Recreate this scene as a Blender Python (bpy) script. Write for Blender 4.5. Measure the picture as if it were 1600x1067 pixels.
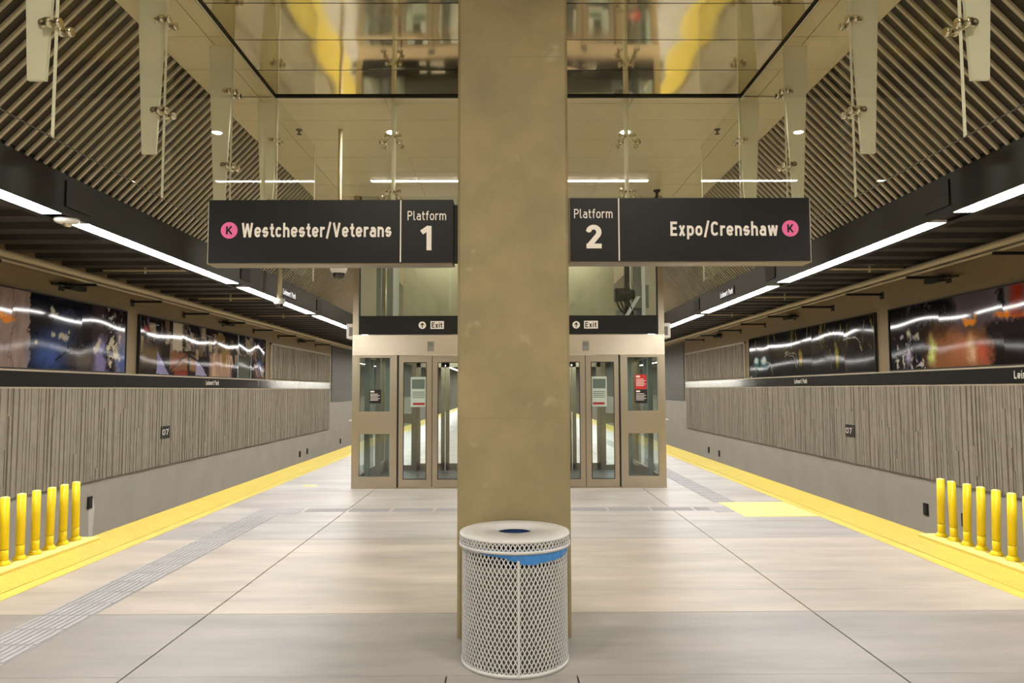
import bpy, math, random
import numpy as np
from mathutils import Matrix, Vector
random.seed(7)
sc = bpy.context.scene
COL = sc.collection
for o in list(bpy.data.objects):
    bpy.data.objects.remove(o, do_unlink=True)

# ------------------------------------------------------------------ camera
EYE = 1.62
cam_d = bpy.data.cameras.new('camera'); cam = bpy.data.objects.new('camera', cam_d)
COL.objects.link(cam); sc.camera = cam
FPX = 1150.0
cam_d.sensor_width = 36.0; cam_d.lens = FPX / 1600 * 36.0
cam_d.clip_start = 0.05; cam_d.clip_end = 200
pitch = math.atan(75.5 / FPX); yaw = math.atan(7.0 / FPX); roll = 0.003
f = Vector((math.sin(yaw) * math.cos(pitch), math.cos(yaw) * math.cos(pitch), math.sin(pitch)))
r = Vector((math.cos(yaw), -math.sin(yaw), 0)); u = r.cross(f)
r2 = math.cos(roll) * r - math.sin(roll) * u; u2 = math.sin(roll) * r + math.cos(roll) * u
M = Matrix.Identity(4)
for i in range(3):
    M[i][0] = r2[i]; M[i][1] = u2[i]; M[i][2] = -f[i]
M[0][3], M[1][3], M[2][3] = -0.02, 0, EYE
cam.matrix_world = M

# ------------------------------------------------------------------ world, exposure
w = bpy.data.worlds.new('world'); sc.world = w; w.use_nodes = True
w.node_tree.nodes['Background'].inputs[0].default_value = (1.0, 0.93, 0.82, 1)
w.node_tree.nodes['Background'].inputs[1].default_value = 0.02
vs = sc.view_settings
vs.view_transform = 'Standard'; vs.look = 'None'; vs.gamma = 1; vs.use_curve_mapping = False
vs.exposure = 0.0
sc.cycles.use_denoising = True
sc.cycles.max_bounces = 10; sc.cycles.diffuse_bounces = 5; sc.cycles.glossy_bounces = 5
sc.cycles.transparent_max_bounces = 24; sc.cycles.transmission_bounces = 8
sc.cycles.sample_clamp_indirect = 6.0
LAMP = 45.0            # radiance of the linear lamps
DOWN = 1900.0           # radiance of the ceiling downlights
LAMPCOL = (1.0, 0.975, 0.94)

# ------------------------------------------------------------------ materials
def lin(c):
    return tuple(((v / 255) / 12.92 if v / 255 <= 0.04045 else ((v / 255 + 0.055) / 1.055) ** 2.4) for v in c)
def new_mat(name):
    m = bpy.data.materials.new(name); m.use_nodes = True
    nt = m.node_tree; nt.nodes.clear()
    out = nt.nodes.new('ShaderNodeOutputMaterial')
    return m, nt, out
def pmat(name, rgb, rough=0.5, metal=0.0, spec=0.5, coat=0.0, var=0.0, vscale=4.0, bump=0.0, bscale=60.0,
         stretch=(1, 1, 1), attr=None, rvar=0.0, spots=0.0):
    m, nt, out = new_mat(name)
    b = nt.nodes.new('ShaderNodeBsdfPrincipled'); nt.links.new(b.outputs[0], out.inputs[0])
    c = lin(rgb) + (1,)
    b.inputs['Base Color'].default_value = c; b.inputs['Roughness'].default_value = rough
    b.inputs['Metallic'].default_value = metal; b.inputs['Specular IOR Level'].default_value = spec
    b.inputs['Coat Weight'].default_value = coat; b.inputs['Coat Roughness'].default_value = 0.08
    col_sock = None
    if attr:
        a = nt.nodes.new('ShaderNodeAttribute'); a.attribute_name = attr; col_sock = a.outputs['Color']
        nt.links.new(col_sock, b.inputs['Base Color'])
    if var or bump or rvar:
        tc = nt.nodes.new('ShaderNodeTexCoord'); mp = nt.nodes.new('ShaderNodeMapping')
        mp.inputs['Scale'].default_value = stretch
        nt.links.new(tc.outputs['Object'], mp.inputs['Vector'])
    if var or rvar:
        n = nt.nodes.new('ShaderNodeTexNoise'); n.inputs['Scale'].default_value = vscale
        n.inputs['Detail'].default_value = 7; n.inputs['Roughness'].default_value = 0.62
        nt.links.new(mp.outputs[0], n.inputs['Vector'])
    if var:
        mr = nt.nodes.new('ShaderNodeMapRange')
        mr.inputs['From Min'].default_value = 0.3; mr.inputs['From Max'].default_value = 0.7
        mr.inputs['To Min'].default_value = 1 - var; mr.inputs['To Max'].default_value = 1 + var
        nt.links.new(n.outputs['Fac'], mr.inputs['Value'])
        mx = nt.nodes.new('ShaderNodeMix'); mx.data_type = 'RGBA'; mx.blend_type = 'MULTIPLY'
        mx.inputs[0].default_value = 1.0
        if col_sock: nt.links.new(col_sock, mx.inputs[6])
        else: mx.inputs[6].default_value = c
        nt.links.new(mr.outputs[0], mx.inputs[7]); nt.links.new(mx.outputs[2], b.inputs['Base Color'])
    if spots:      # pale patches and scuffs with edges of their own
        n3 = nt.nodes.new('ShaderNodeTexNoise'); n3.inputs['Scale'].default_value = 5.5; n3.inputs['Detail'].default_value = 5
        nt.links.new(mp.outputs[0], n3.inputs['Vector'])
        r3 = nt.nodes.new('ShaderNodeMapRange'); r3.inputs['From Min'].default_value = 0.64; r3.inputs['From Max'].default_value = 0.72
        r3.inputs['To Max'].default_value = spots; nt.links.new(n3.outputs['Fac'], r3.inputs['Value'])
        m3 = nt.nodes.new('ShaderNodeMix'); m3.data_type = 'RGBA'; m3.inputs[7].default_value = lin((205, 192, 160)) + (1,)
        nt.links.new(r3.outputs[0], m3.inputs[0]); nt.links.new(mx.outputs[2], m3.inputs[6]); nt.links.new(m3.outputs[2], b.inputs['Base Color'])
    if rvar:
        m2 = nt.nodes.new('ShaderNodeMapRange')
        m2.inputs['From Min'].default_value = 0.3; m2.inputs['From Max'].default_value = 0.7
        m2.inputs['To Min'].default_value = max(0.02, rough - rvar); m2.inputs['To Max'].default_value = rough + rvar
        nt.links.new(n.outputs['Fac'], m2.inputs['Value']); nt.links.new(m2.outputs[0], b.inputs['Roughness'])
    if bump:
        n2 = nt.nodes.new('ShaderNodeTexNoise'); n2.inputs['Scale'].default_value = bscale
        n2.inputs['Detail'].default_value = 4
        nt.links.new(mp.outputs[0], n2.inputs['Vector'])
        bp = nt.nodes.new('ShaderNodeBump'); bp.inputs['Strength'].default_value = bump
        bp.inputs['Distance'].default_value = 0.01
        nt.links.new(n2.outputs['Fac'], bp.inputs['Height']); nt.links.new(bp.outputs[0], b.inputs['Normal'])
    return m
def emat(name, rgb, strength):
    m, nt, out = new_mat(name)
    e = nt.nodes.new('ShaderNodeEmission'); e.inputs[0].default_value = tuple(rgb) + (1,)
    e.inputs[1].default_value = strength; nt.links.new(e.outputs[0], out.inputs[0])
    return m
def glassmat(name, tint, boost=1.0, ior=1.5, rough=0.0):
    """clear sheet glass: see-through with the mirror image a pane gives"""
    m, nt, out = new_mat(name)
    t = nt.nodes.new('ShaderNodeBsdfTransparent'); t.inputs[0].default_value = tuple(tint) + (1,)
    g = nt.nodes.new('ShaderNodeBsdfGlossy'); g.inputs['Roughness'].default_value = rough
    fr = nt.nodes.new('ShaderNodeFresnel'); fr.inputs[0].default_value = ior
    mu = nt.nodes.new('ShaderNodeMath'); mu.operation = 'MULTIPLY'; mu.use_clamp = True
    mu.inputs[1].default_value = boost; nt.links.new(fr.outputs[0], mu.inputs[0])
    ge = nt.nodes.new('ShaderNodeNewGeometry'); m2 = nt.nodes.new('ShaderNodeMath'); m2.operation = 'SUBTRACT'
    m2.inputs[0].default_value = 1.0; nt.links.new(ge.outputs['Backfacing'], m2.inputs[1])   # one mirror image per sheet: its entry face
    m3 = nt.nodes.new('ShaderNodeMath'); m3.operation = 'MULTIPLY'
    nt.links.new(mu.outputs[0], m3.inputs[0]); nt.links.new(m2.outputs[0], m3.inputs[1])
    mx = nt.nodes.new('ShaderNodeMixShader'); nt.links.new(m3.outputs[0], mx.inputs[0])
    nt.links.new(t.outputs[0], mx.inputs[1]); nt.links.new(g.outputs[0], mx.inputs[2])
    nt.links.new(mx.outputs[0], out.inputs[0])
    return m
def frostmat(name, rgb):
    m, nt, out = new_mat(name)
    d = nt.nodes.new('ShaderNodeBsdfPrincipled'); d.inputs['Base Color'].default_value = lin(rgb) + (1,)
    d.inputs['Roughness'].default_value = 0.35
    t = nt.nodes.new('ShaderNodeBsdfTranslucent'); t.inputs[0].default_value = lin(rgb) + (1,)
    mx = nt.nodes.new('ShaderNodeMixShader'); mx.inputs[0].default_value = 0.3
    nt.links.new(d.outputs[0], mx.inputs[1]); nt.links.new(t.outputs[0], mx.inputs[2])
    nt.links.new(mx.outputs[0], out.inputs[0])
    return m

MAT = dict(
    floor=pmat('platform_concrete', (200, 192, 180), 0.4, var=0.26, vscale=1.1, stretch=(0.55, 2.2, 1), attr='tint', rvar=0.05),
    joint=pmat('joint_filler', (52, 46, 40), 0.8),
    yellow=pmat('yellow_tactile', (230, 206, 98), 0.32, var=0.05, vscale=3),
    yellow_band=pmat('yellow_band', (238, 217, 106), 0.32, var=0.05, vscale=3),
    yellow_strip=pmat('yellow_base', (252, 238, 146), 0.4),
    bollard=pmat('yellow_bollard', (255, 226, 30), 0.35),
    tactile=pmat('grey_tactile', (176, 174, 176), 0.5, var=0.08, vscale=8),
    wall=pmat('wall_concrete', (170, 163, 150), 0.7, var=0.07, vscale=1.2, bump=0.1, bscale=25),
    wall_up=pmat('wall_upper_dimmed', (150, 130, 98), 0.6, var=0.05, vscale=0.8),  # same concrete as below; its weaker light is put into a darker brown
    rib=pmat('ribbed_concrete', (156, 146, 130), 0.75, var=0.1, vscale=5),
    ribgap=pmat('rib_recess', (84, 74, 60), 0.9),
    band=pmat('band_black', (36, 33, 31), 0.10, spec=1.0),
    trim=pmat('trim_beige', (190, 176, 150), 0.45),
    beam=pmat('beam_black', (16, 15, 14), 0.45, spec=0.35),
    plate=pmat('plate_black', (20, 18, 17), 0.6),
    slat=pmat('slat_taupe', (190, 178, 156), 0.5),
    slatback=pmat('slat_backing', (70, 62, 52), 0.8),
    beige=pmat('ceiling_panel', (214, 201, 168), 0.4, metal=0.15, var=0.03, vscale=2),
    mirror=pmat('polished_metal', (226, 213, 182), 0.07, metal=1.0, rvar=0.03, vscale=1.5),
    blackedge=pmat('black_edge', (15, 14, 13), 0.5),
    deck=pmat('deck_dark', (62, 60, 59), 0.42, metal=0.3),
    deckrib=pmat('deck_rib', (92, 88, 86), 0.4, metal=0.3),
    pipe=pmat('pipe_beige', (216, 200, 168), 0.45),
    strut=pmat('strut_dark', (34, 30, 27), 0.6),
    column=pmat('column_concrete', (150, 135, 99), 0.62, var=0.2, vscale=2.2, bump=0.15, bscale=40, rvar=0.1, spots=0.3),
    formline=pmat('form_line', (140, 126, 94), 0.7),
    patch=pmat('concrete_patch', (176, 160, 128), 0.7),
    signblack=pmat('sign_black', (16, 14, 13), 0.4, spec=0.35),
    signframe=pmat('sign_frame', (150, 138, 118), 0.35, metal=0.7),
    cream=pmat('letter_cream', (240, 232, 222), 0.5),
    white=pmat('white_paint', (232, 230, 225), 0.4),
    pink=pmat('line_pink', (240, 110, 165), 0.5),
    steel=pmat('brushed_steel', (186, 174, 152), 0.28, metal=1.0),
    header=pmat('header_steel', (226, 212, 190), 0.24, metal=1.0, bump=0.15, bscale=2.2, stretch=(1, 1, 0.2)),
    steel2=pmat('brushed_steel_dark', (188, 176, 152), 0.33, metal=1.0),
    chrome=pmat('chrome', (225, 218, 200), 0.12, metal=1.0),
    rubber=pmat('dark_gasket', (30, 28, 26), 0.6),
    glass=glassmat('clear_glass', (0.975, 0.98, 0.955), 0.85),
    liftglass=glassmat('lift_glass', (0.93, 0.97, 0.95), 2.0),
    glassedge=pmat('glass_edge', (226, 224, 200), 0.25),
    glassfoot=pmat('glass_bottom_edge', (66, 68, 60), 0.3),
    frost=frostmat('frosted_glass', (247, 246, 230)),
    cabdark=pmat('cab_dark', (120, 128, 120), 0.4),
    cabfloor=pmat('cab_floor', (70, 70, 68), 0.5),
    red=pmat('notice_red', (200, 40, 38), 0.5),
    grey=pmat('grey_plate', (140, 138, 130), 0.4, metal=0.5),
    screen=pmat('grey_screen', (120, 118, 112), 0.3),
    blue=pmat('blue_bag', (66, 140, 210), 0.35),
    can=pmat('can_coat', (208, 207, 204), 0.4),
    liner=pmat('liner_grey', (150, 145, 138), 0.6),
    dark=pmat('bag_inside', (30, 60, 120), 0.6),
    louver=pmat('far_panel', (98, 94, 88), 0.5),
    dome=pmat('smoked_dome', (40, 36, 34), 0.08, spec=0.8),
    stain=pmat('lime_stain', (205, 200, 192), 0.6, var=0.1, vscale=20),
    brown=pmat('brass_box', (130, 112, 70), 0.4, metal=0.6),
    track=pmat('trackbed', (180, 170, 152), 0.8, var=0.1),
    art=pmat('art_print', (128, 128, 128), 0.07, spec=0.4, coat=0.0, attr='paint'),
    lamp=emat('lamp_diffuser', LAMPCOL, LAMP),
    reflectlamp=emat('reflection_lamp_diffuser', (1.0, 0.99, 0.9), LAMP * 2.5),
    glow=emat('glow_lettering', (1.0, 0.98, 0.95), 1.1),  # glow added to the beam letters, which came out dim without it
    lampx=emat('cross_lamp_diffuser', (1.0, 0.96, 0.87), LAMP * 0.6),
    down=emat('downlight_lens', (1.0, 0.93, 0.80), DOWN),
    cablamp=emat('cab_lamp', (0.93, 1.0, 0.96), 7.0),
)

# ------------------------------------------------------------------ mesh helpers
class MB:
    def __init__(s): s.v = []; s.f = []; s.m = []; s.sm = []
    def add(s, vs_, fs, mi=0, smooth=False):
        o = len(s.v); s.v += [tuple(p) for p in vs_]
        for q in fs: s.f.append(tuple(i + o for i in q)); s.m.append(mi); s.sm.append(smooth)
        return s
    def box(s, x0, x1, y0, y1, z0, z1, mi=0, faces=None):
        x0, x1 = min(x0, x1), max(x0, x1); y0, y1 = min(y0, y1), max(y0, y1); z0, z1 = min(z0, z1), max(z0, z1)
        vv = [(x0, y0, z0), (x1, y0, z0), (x1, y1, z0), (x0, y1, z0), (x0, y0, z1), (x1, y0, z1), (x1, y1, z1), (x0, y1, z1)]
        return s.add(vv, [(3, 2, 1, 0), (4, 5, 6, 7), (0, 1, 5, 4), (1, 2, 6, 5), (2, 3, 7, 6), (3, 0, 4, 7)], mi)
    def tube(s, a, b, r0, r1=None, n=14, mi=0, caps=True):
        r1 = r0 if r1 is None else r1
        a, b = Vector(a), Vector(b); d = (b - a).normalized()
        t = Vector((0, 0, 1)) if abs(d.z) < 0.9 else Vector((1, 0, 0))
        p = d.cross(t).normalized(); q = d.cross(p)
        o = len(s.v)
        for c, rr in ((a, r0), (b, r1)):
            for k in range(n):
                an = 2 * math.pi * k / n
                s.v.append(tuple(c + p * (rr * math.cos(an)) + q * (rr * math.sin(an))))
        for k in range(n):
            k2 = (k + 1) % n
            s.f.append((o + k, o + k2, o + n + k2, o + n + k)); s.m.append(mi); s.sm.append(True)
        if caps:
            s.f.append(tuple(o + k for k in reversed(range(n)))); s.m.append(mi); s.sm.append(False)
            s.f.append(tuple(o + n + k for k in range(n))); s.m.append(mi); s.sm.append(False)
        return s
    def lathe(s, prof, c=(0, 0, 0), n=32, mi=0, axis='z', smooth=True):
        o = len(s.v)
        for (rr, h) in prof:
            for k in range(n):
                an = 2 * math.pi * k / n; x, y = rr * math.cos(an), rr * math.sin(an)
                if axis == 'z': p = (c[0] + x, c[1] + y, c[2] + h)
                elif axis == 'x': p = (c[0] + h, c[1] + x, c[2] + y)
                else: p = (c[0] + x, c[1] + h, c[2] + y)
                s.v.append(p)
        for j in range(len(prof) - 1):
            for k in range(n):
                k2 = (k + 1) % n
                s.f.append((o + j * n + k, o + j * n + k2, o + (j + 1) * n + k2, o + (j + 1) * n + k)); s.m.append(mi); s.sm.append(smooth)
        return s
    def prism(s, poly, d, mi=0):
        """poly: 3D points of one face; d: extrusion vector"""
        n = len(poly); o = len(s.v)
        s.v += [tuple(p) for p in poly] + [tuple(Vector(p) + Vector(d)) for p in poly]
        s.f.append(tuple(o + k for k in range(n))); s.f.append(tuple(o + n + k for k in reversed(range(n))))
        s.m += [mi, mi]; s.sm += [False, False]
        for k in range(n):
            k2 = (k + 1) % n
            s.f.append((o + k, o + n + k, o + n + k2, o + k2)); s.m.append(mi); s.sm.append(False)
        return s
    def build(s, name, mats, parent=None, loc=None, bevel=0.0):
        me = bpy.data.meshes.new(name); me.from_pydata(s.v, [], s.f)
        if not isinstance(mats, (list, tuple)): mats = [mats]
        for m in mats: me.materials.append(m)
        me.polygons.foreach_set('material_index', s.m); me.polygons.foreach_set('use_smooth', s.sm)
        me.update()
        import bmesh
        bm = bmesh.new(); bm.from_mesh(me); bmesh.ops.recalc_face_normals(bm, faces=bm.faces); bm.to_mesh(me); bm.free()
        o = bpy.data.objects.new(name, me); COL.objects.link(o)
        if parent is not None:
            o.parent = parent
            o.matrix_parent_inverse = Matrix.Translation(-Vector(parent_loc(parent)))
        if bevel:
            b = o.modifiers.new('bevel', 'BEVEL'); b.width = bevel; b.segments = 2; b.limit_method = 'ANGLE'
        return o
def parent_loc(p):
    # parts keep world coordinates in their meshes, so only a top-level parent has a place of its own
    return p.location.copy() if p.parent is None else Vector((0, 0, 0))
def tag(o, label=None, cat=None, group=None, kind=None):
    if label: o['label'] = label
    if cat: o['category'] = cat
    if group: o['group'] = group
    if kind: o['kind'] = kind
    return o
def thing(name, loc, label, cat, group=None):
    o = bpy.data.objects.new(name, None); COL.objects.link(o); o.location = loc; o.empty_display_size = 0.1
    return tag(o, label, cat, group)
def struct(o): o['kind'] = 'structure'; return o
ORD = ['nearest', 'second', 'third', 'fourth', 'fifth', 'sixth', 'seventh', 'eighth', 'ninth', 'tenth', 'eleventh', 'twelfth',
       'thirteenth', 'fourteenth', 'fifteenth', 'sixteenth', 'seventeenth', 'eighteenth', 'nineteenth', 'twentieth']
SIDE = {-1: 'Westchester-side', 1: 'Expo-side'}
SD = {-1: 'Westchester side', 1: 'Expo side'}
WALLSIDE = {-1: 'left', 1: 'right'}

def _arc(cx, cy, rx, ry, a0, a1, n=9):
    return [(cx + rx * math.cos(math.radians(a0 + (a1 - a0) * i / n)), cy + ry * math.sin(math.radians(a0 + (a1 - a0) * i / n))) for i in range(n + 1)]
def glyph(ch, t):
    """centre lines of one letter: (advance width, strokes); capitals 1.0 high, small letters 0.72"""
    h = t / 2; X = 0.72; A = _arc
    def bowl(x0, x1, y0, y1, a0=0, a1=360):      # upright stadium, open between a1 and a0
        r = (x1 - x0) / 2; cx = (x0 + x1) / 2; pts = []
        n = 40
        for i in range(n + 1):
            a = math.radians(a0 + (a1 - a0) * i / n); cyy = (y1 - r) if math.sin(a) >= 0 else (y0 + r)
            pts.append((cx + r * math.cos(a), cyy + r * math.sin(a)))
        if a1 - a0 >= 360: pts.append(pts[0])
        return pts
    if ch == ' ': return 0.3, []
    if ch == 'o': return 0.58, [bowl(h, 0.58 - h, h, X - h)]
    if ch == 'e': return 0.58, [[(h, X * 0.48), (0.58 - h, X * 0.48)], [(0.58 - h, X * 0.48)] + bowl(h, 0.58 - h, h, X - h, 0, 318)]
    if ch == 'c': return 0.54, [bowl(h, 0.56 - h, h, X - h, 40, 320)]
    if ch == 'n': return 0.57, [[(h, 0), (h, X)], [(h, X - 0.22)] + A(0.285, X - h - 0.19, 0.285 - h, 0.19, 180, 0)[1:] + [(0.57 - h, 0)]]
    if ch == 'h': return 0.57, [[(h, 0), (h, 1)], [(h, X - 0.22)] + A(0.285, X - h - 0.19, 0.285 - h, 0.19, 180, 0)[1:] + [(0.57 - h, 0)]]
    if ch == 'm':
        q = (0.88 - t) / 2
        return 0.88, [[(h, 0), (h, X)]] + [[(h + k * q, X - 0.22)] + A(h + k * q + q / 2, X - h - 0.17, q / 2, 0.17, 180, 0)[1:] + [(h + k * q + q, 0)] for k in (0, 1)]
    if ch == 'r': return 0.40, [[(h, 0), (h, X)], [(h, X - 0.24)] + A(0.30, X - h - 0.2, 0.30 - h, 0.2, 180, 65)[1:]]
    if ch == 'a': return 0.56, [[(0.05 + h, X - h - 0.06)] + A(0.29, X - h - 0.17, 0.27 - h, 0.17, 125, 0) + [(0.56 - h, 0)],
                                [(0.56 - h, 0.43)] + A(h + 0.16, 0.43 - 0.16 - 0.02, 0.16, 0.17, 90, 270) + [(0.40, h), (0.56 - h, 0.16)]]
    if ch == 's': return 0.52, [A(0.27, X - h - 0.145, 0.24 - h, 0.145, 25, 180)[0:9] + A(0.22, X / 2 + 0.06, 0.16, 0.06, 190, 262, 4) + A(0.30, X / 2 - 0.06, 0.16, 0.06, 82, 10, 4) + A(0.26, h + 0.145, 0.25 - h, 0.145, 0, -158)]
    if ch == 't': return 0.38, [[(0.10 + h, 0.94), (0.10 + h, 0.2)] + A(0.10 + h + 0.14, 0.2, 0.14, 0.2 - h, 180, 275)[1:] + [(0.38, h)], [(0, X - h), (0.37, X - h)]]
    if ch == 'f': return 0.38, [[(0.10 + h, 0), (0.10 + h, 0.8)] + A(0.10 + h + 0.14, 0.8, 0.14, 0.2 - h, 180, 85)[1:] + [(0.38, 1 - h)], [(0, X - h), (0.36, X - h)]]
    if ch == 'l': return 0.27, [[(h, 1), (h, 0.18)] + A(h + 0.12, 0.18, 0.12, 0.18 - h, 180, 280)[1:] + [(0.27, h)]]
    if ch == 'i': return t, [[(h, 0), (h, X)], [(h, 0.83), (h, 1.0)]]
    if ch == 'p': return 0.58, [[(h, -0.24), (h, X)], bowl(h, 0.58 - h, h, X - h)]
    if ch == 'x': return 0.56, [[(h * 1.1, 0), (0.56 - h * 1.1, X)], [(h * 1.1, X), (0.56 - h * 1.1, 0)]]
    if ch == 'w': return 0.86, [[(h, X), (0.24, 0.0)], [(0.24, 0.0), (0.43, X)], [(0.43, X), (0.62, 0.0)], [(0.62, 0.0), (0.86 - h, X)]]
    if ch == 'k': return 0.54, [[(h, 0), (h, 1)], [(h, 0.26), (0.50 - h, X)], [(0.22, 0.42), (0.54 - h, 0)]]
    if ch == '/': return 0.46, [[(h * 0.8, -0.1), (0.46 - h * 0.8, 1.06)]]
    if ch == 'W': return 1.0, [[(h, 1), (0.27, 0)], [(0.27, 0), (0.5, 0.95)], [(0.5, 0.95), (0.73, 0)], [(0.73, 0), (1 - h, 1)]]
    if ch == 'V': return 0.70, [[(h, 1), (0.35, 0)], [(0.35, 0), (0.70 - h, 1)]]
    if ch == 'E': return 0.56, [[(h, 0), (h, 1)], [(h, h), (0.56, h)], [(h, 0.52), (0.51, 0.52)], [(h, 1 - h), (0.56, 1 - h)]]
    if ch == 'L': return 0.52, [[(h, 0), (h, 1)], [(h, h), (0.52, h)]]
    if ch == 'C': return 0.64, [bowl(h, 0.66 - h, h, 1 - h, 38, 322)]
    if ch == 'P': return 0.62, [[(h, 0), (h, 1)], [(h, 1 - h), (0.34, 1 - h)] + A(0.34, 0.71, 0.28 - h, 0.29 - h, 90, -90) + [(h, 0.42 + h)]]
    if ch == 'K': return 0.64, [[(h, 0), (h, 1)], [(h, 0.32), (0.62 - h, 1)], [(0.26, 0.52), (0.64 - h, 0)]]
    if ch == '0': return 0.60, [bowl(h, 0.60 - h, h, 1 - h)]
    if ch == '7': return 0.58, [[(0, 1 - h), (0.58 - h * 0.6, 1 - h)], [(0.58 - h, 1 - h), (0.22, 0)]]
    if ch == '1': return 0.42, [[(0.42 - h, 0), (0.42 - h, 1)], [(0.02, 0.73), (0.42 - h, 1 - h * 0.6)]]
    if ch == '2': return 0.60, [A(0.30, 1 - h - 0.215, 0.30 - h, 0.215, 172, -38, 14) + [(h * 1.1, h)], [(0.02, h), (0.60, h)]]
    return 0.12, [[(0.06, 0.7), (0.06, 1.0)]]
def two_words(name, a_, b_, box, plane, mat, parent, t=0.16, share=0.60):
    a0, a1, z0, z1 = box; w_ = a1 - a0
    text(name, a_, (a0, a0 + w_ * share, z0, z1), plane, mat, parent, 0.002, t)
    text(name, b_, (a0 + w_ * (share + 0.075), a1, z0, z1), plane, mat, parent, 0.002, t)
def text(name, s, box, plane, mat, parent, depth=0.002, t=0.16):
    """lettering made of plain strokes filling box=(a0,a1,z0,z1); plane ('y',Y) faces the camera end, ('x',X,dir) a side wall"""
    quads = []; x = 0.0; gap = 0.13 if t > 0.13 else 0.15
    for ch in s:
        adv, strokes = glyph(ch, t)
        for st in strokes:
            P = [(x + p[0], p[1]) for p in st]
            for k, (a, b) in enumerate(zip(P, P[1:])):
                L = math.hypot(b[0] - a[0], b[1] - a[1])
                if L < 1e-6: continue
                nx, ny = -(b[1] - a[1]) / L * t / 2, (b[0] - a[0]) / L * t / 2
                quads.append([(a[0] + nx, a[1] + ny), (a[0] - nx, a[1] - ny), (b[0] - nx, b[1] - ny), (b[0] + nx, b[1] + ny)])
            for p in P[1:-1]:
                quads.append([(p[0] + t / 2 * math.cos(math.pi * q / 5), p[1] + t / 2 * math.sin(math.pi * q / 5)) for q in range(10)])
        x += adv + (gap if ch != ' ' else 0)
    allp = [p for q in quads for p in q]
    # letters that start and end on the cap line define the scale; strokes may poke past it a little
    x0, x1 = min(p[0] for p in allp), max(p[0] for p in allp)
    a0, a1, z0, z1 = box; m = MB()
    for qi, q in enumerate(quads):
        pts = []; dd = 3e-6 * qi + 2e-5 * (qi % 7)
        for (px, py) in q:
            A_ = a0 + (px - x0) / (x1 - x0) * (a1 - a0); Z_ = z0 + py * (z1 - z0)
            pts.append((A_, plane[1] - dd, Z_) if plane[0] == 'y' else (plane[1] + plane[2] * dd, A_, Z_))
        m.add(pts, [tuple(range(len(pts)))])
    return m.build(name, mat, parent)

# ================================================================== SETTING
Y0, Y1 = -9.0, 76.0        # ends of the hall
EDGE = 4.66                # platform edge
XW = 7.70                  # track walls
ZC = 4.90                  # flat ceiling
# ---- platform floor: concrete bays with open joints
fl = MB()
xs = [-3.945, -2.2, 0.0, 2.2, 3.945]
ys = [(-9, 0), (-4.5, 0), (0.2, 1), (2.6, 0), (4.30, 0), (5.48, 1), (6.08, 0), (7.50, 0), (8.16, 1), (9.20, 1), (12.06, 1), (13.55, 0),
      (16.0, 1), (18.5, 0), (21, 1), (25, 0), (29, 1), (33, 0), (37, 1), (41, 0), (46, 1), (52, 1), (58, 0), (66, 1), (76, 0)]
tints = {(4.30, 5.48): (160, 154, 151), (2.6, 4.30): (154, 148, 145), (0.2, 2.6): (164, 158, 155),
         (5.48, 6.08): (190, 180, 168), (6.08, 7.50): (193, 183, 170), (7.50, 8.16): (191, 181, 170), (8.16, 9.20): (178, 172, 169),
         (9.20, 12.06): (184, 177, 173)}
colr = []
for j in range(len(ys) - 1):
    ya, yb = ys[j][0], ys[j + 1][0]
    ga = 0.005 if ys[j][1] else 0.0016; gb = 0.005 if ys[j + 1][1] else 0.0016
    for i in range(len(xs) - 1):
        xa, xb = xs[i], xs[i + 1]
        g0 = 0.006 if abs(xa) in (2.2,) else 0.0
        g1 = 0.006 if abs(xb) in (2.2,) else 0.0
        cuts = [(xa + g0, xb - g1)]
        if yb < 5 and xb == 0.0: cuts = [(xa + g0, -0.376), (-0.366, 0.0)]
        if yb < 5 and xa == 0.0: cuts = [(0.0, 0.366), (0.376, xb - g1)]
        for (p, q) in cuts:
            fl.box(p, q, ya + ga, yb - gb, -0.03, 0.0)
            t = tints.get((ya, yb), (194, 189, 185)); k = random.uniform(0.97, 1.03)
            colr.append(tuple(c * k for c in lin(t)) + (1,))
nslab = len(fl.f)
fl.box(-3.945, 3.945, Y0, Y1, -0.5, -0.012, 1)
for sx in (-1, 1):
    fl.box(sx * 3.945, sx * EDGE, Y0, Y1, -0.5, -0.004, 1)
fl.box(-EDGE, EDGE, Y0, Y1, -1.35, -0.5, 1)
o = struct(fl.build('floor', [MAT['floor'], MAT['joint']]))
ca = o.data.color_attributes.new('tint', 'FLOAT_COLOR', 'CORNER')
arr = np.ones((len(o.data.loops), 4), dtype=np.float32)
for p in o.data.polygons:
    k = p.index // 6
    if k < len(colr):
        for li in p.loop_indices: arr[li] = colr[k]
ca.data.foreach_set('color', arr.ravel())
# ---- yellow platform edges with truncated domes
tn = 1
for sx in (-1, 1):
    e = MB()
    e.box(sx * 3.947, sx * 4.078, Y0, Y1, -0.004, 0.002, 1)
    e.box(sx * 4.088, sx * EDGE, Y0, Y1, -0.004, 0.003, 0)
    for j in range(int((15.0 - 3.5) / 0.06)):
        for i in range(9):
            cx, cy = sx * (4.122 + i * 0.0625), 3.5 + j * 0.06
            if abs(cx) > 4.47 and cy < 8.2: continue
            n = 6; vv = []
            for rr, hh in ((0.012, 0.003), (0.006, 0.008)):
                vv += [(cx + rr * math.cos(math.pi * k / 3), cy + rr * math.sin(math.pi * k / 3), hh) for k in range(n)]
            e.add(vv, [(k, (k + 1) % n, n + (k + 1) % n, n + k) for k in range(n)] + [tuple(range(n, 2 * n))], 0)
    struct(e.build('trim_%d' % tn, [MAT['yellow'], MAT['yellow_band']])); tn += 1
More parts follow.
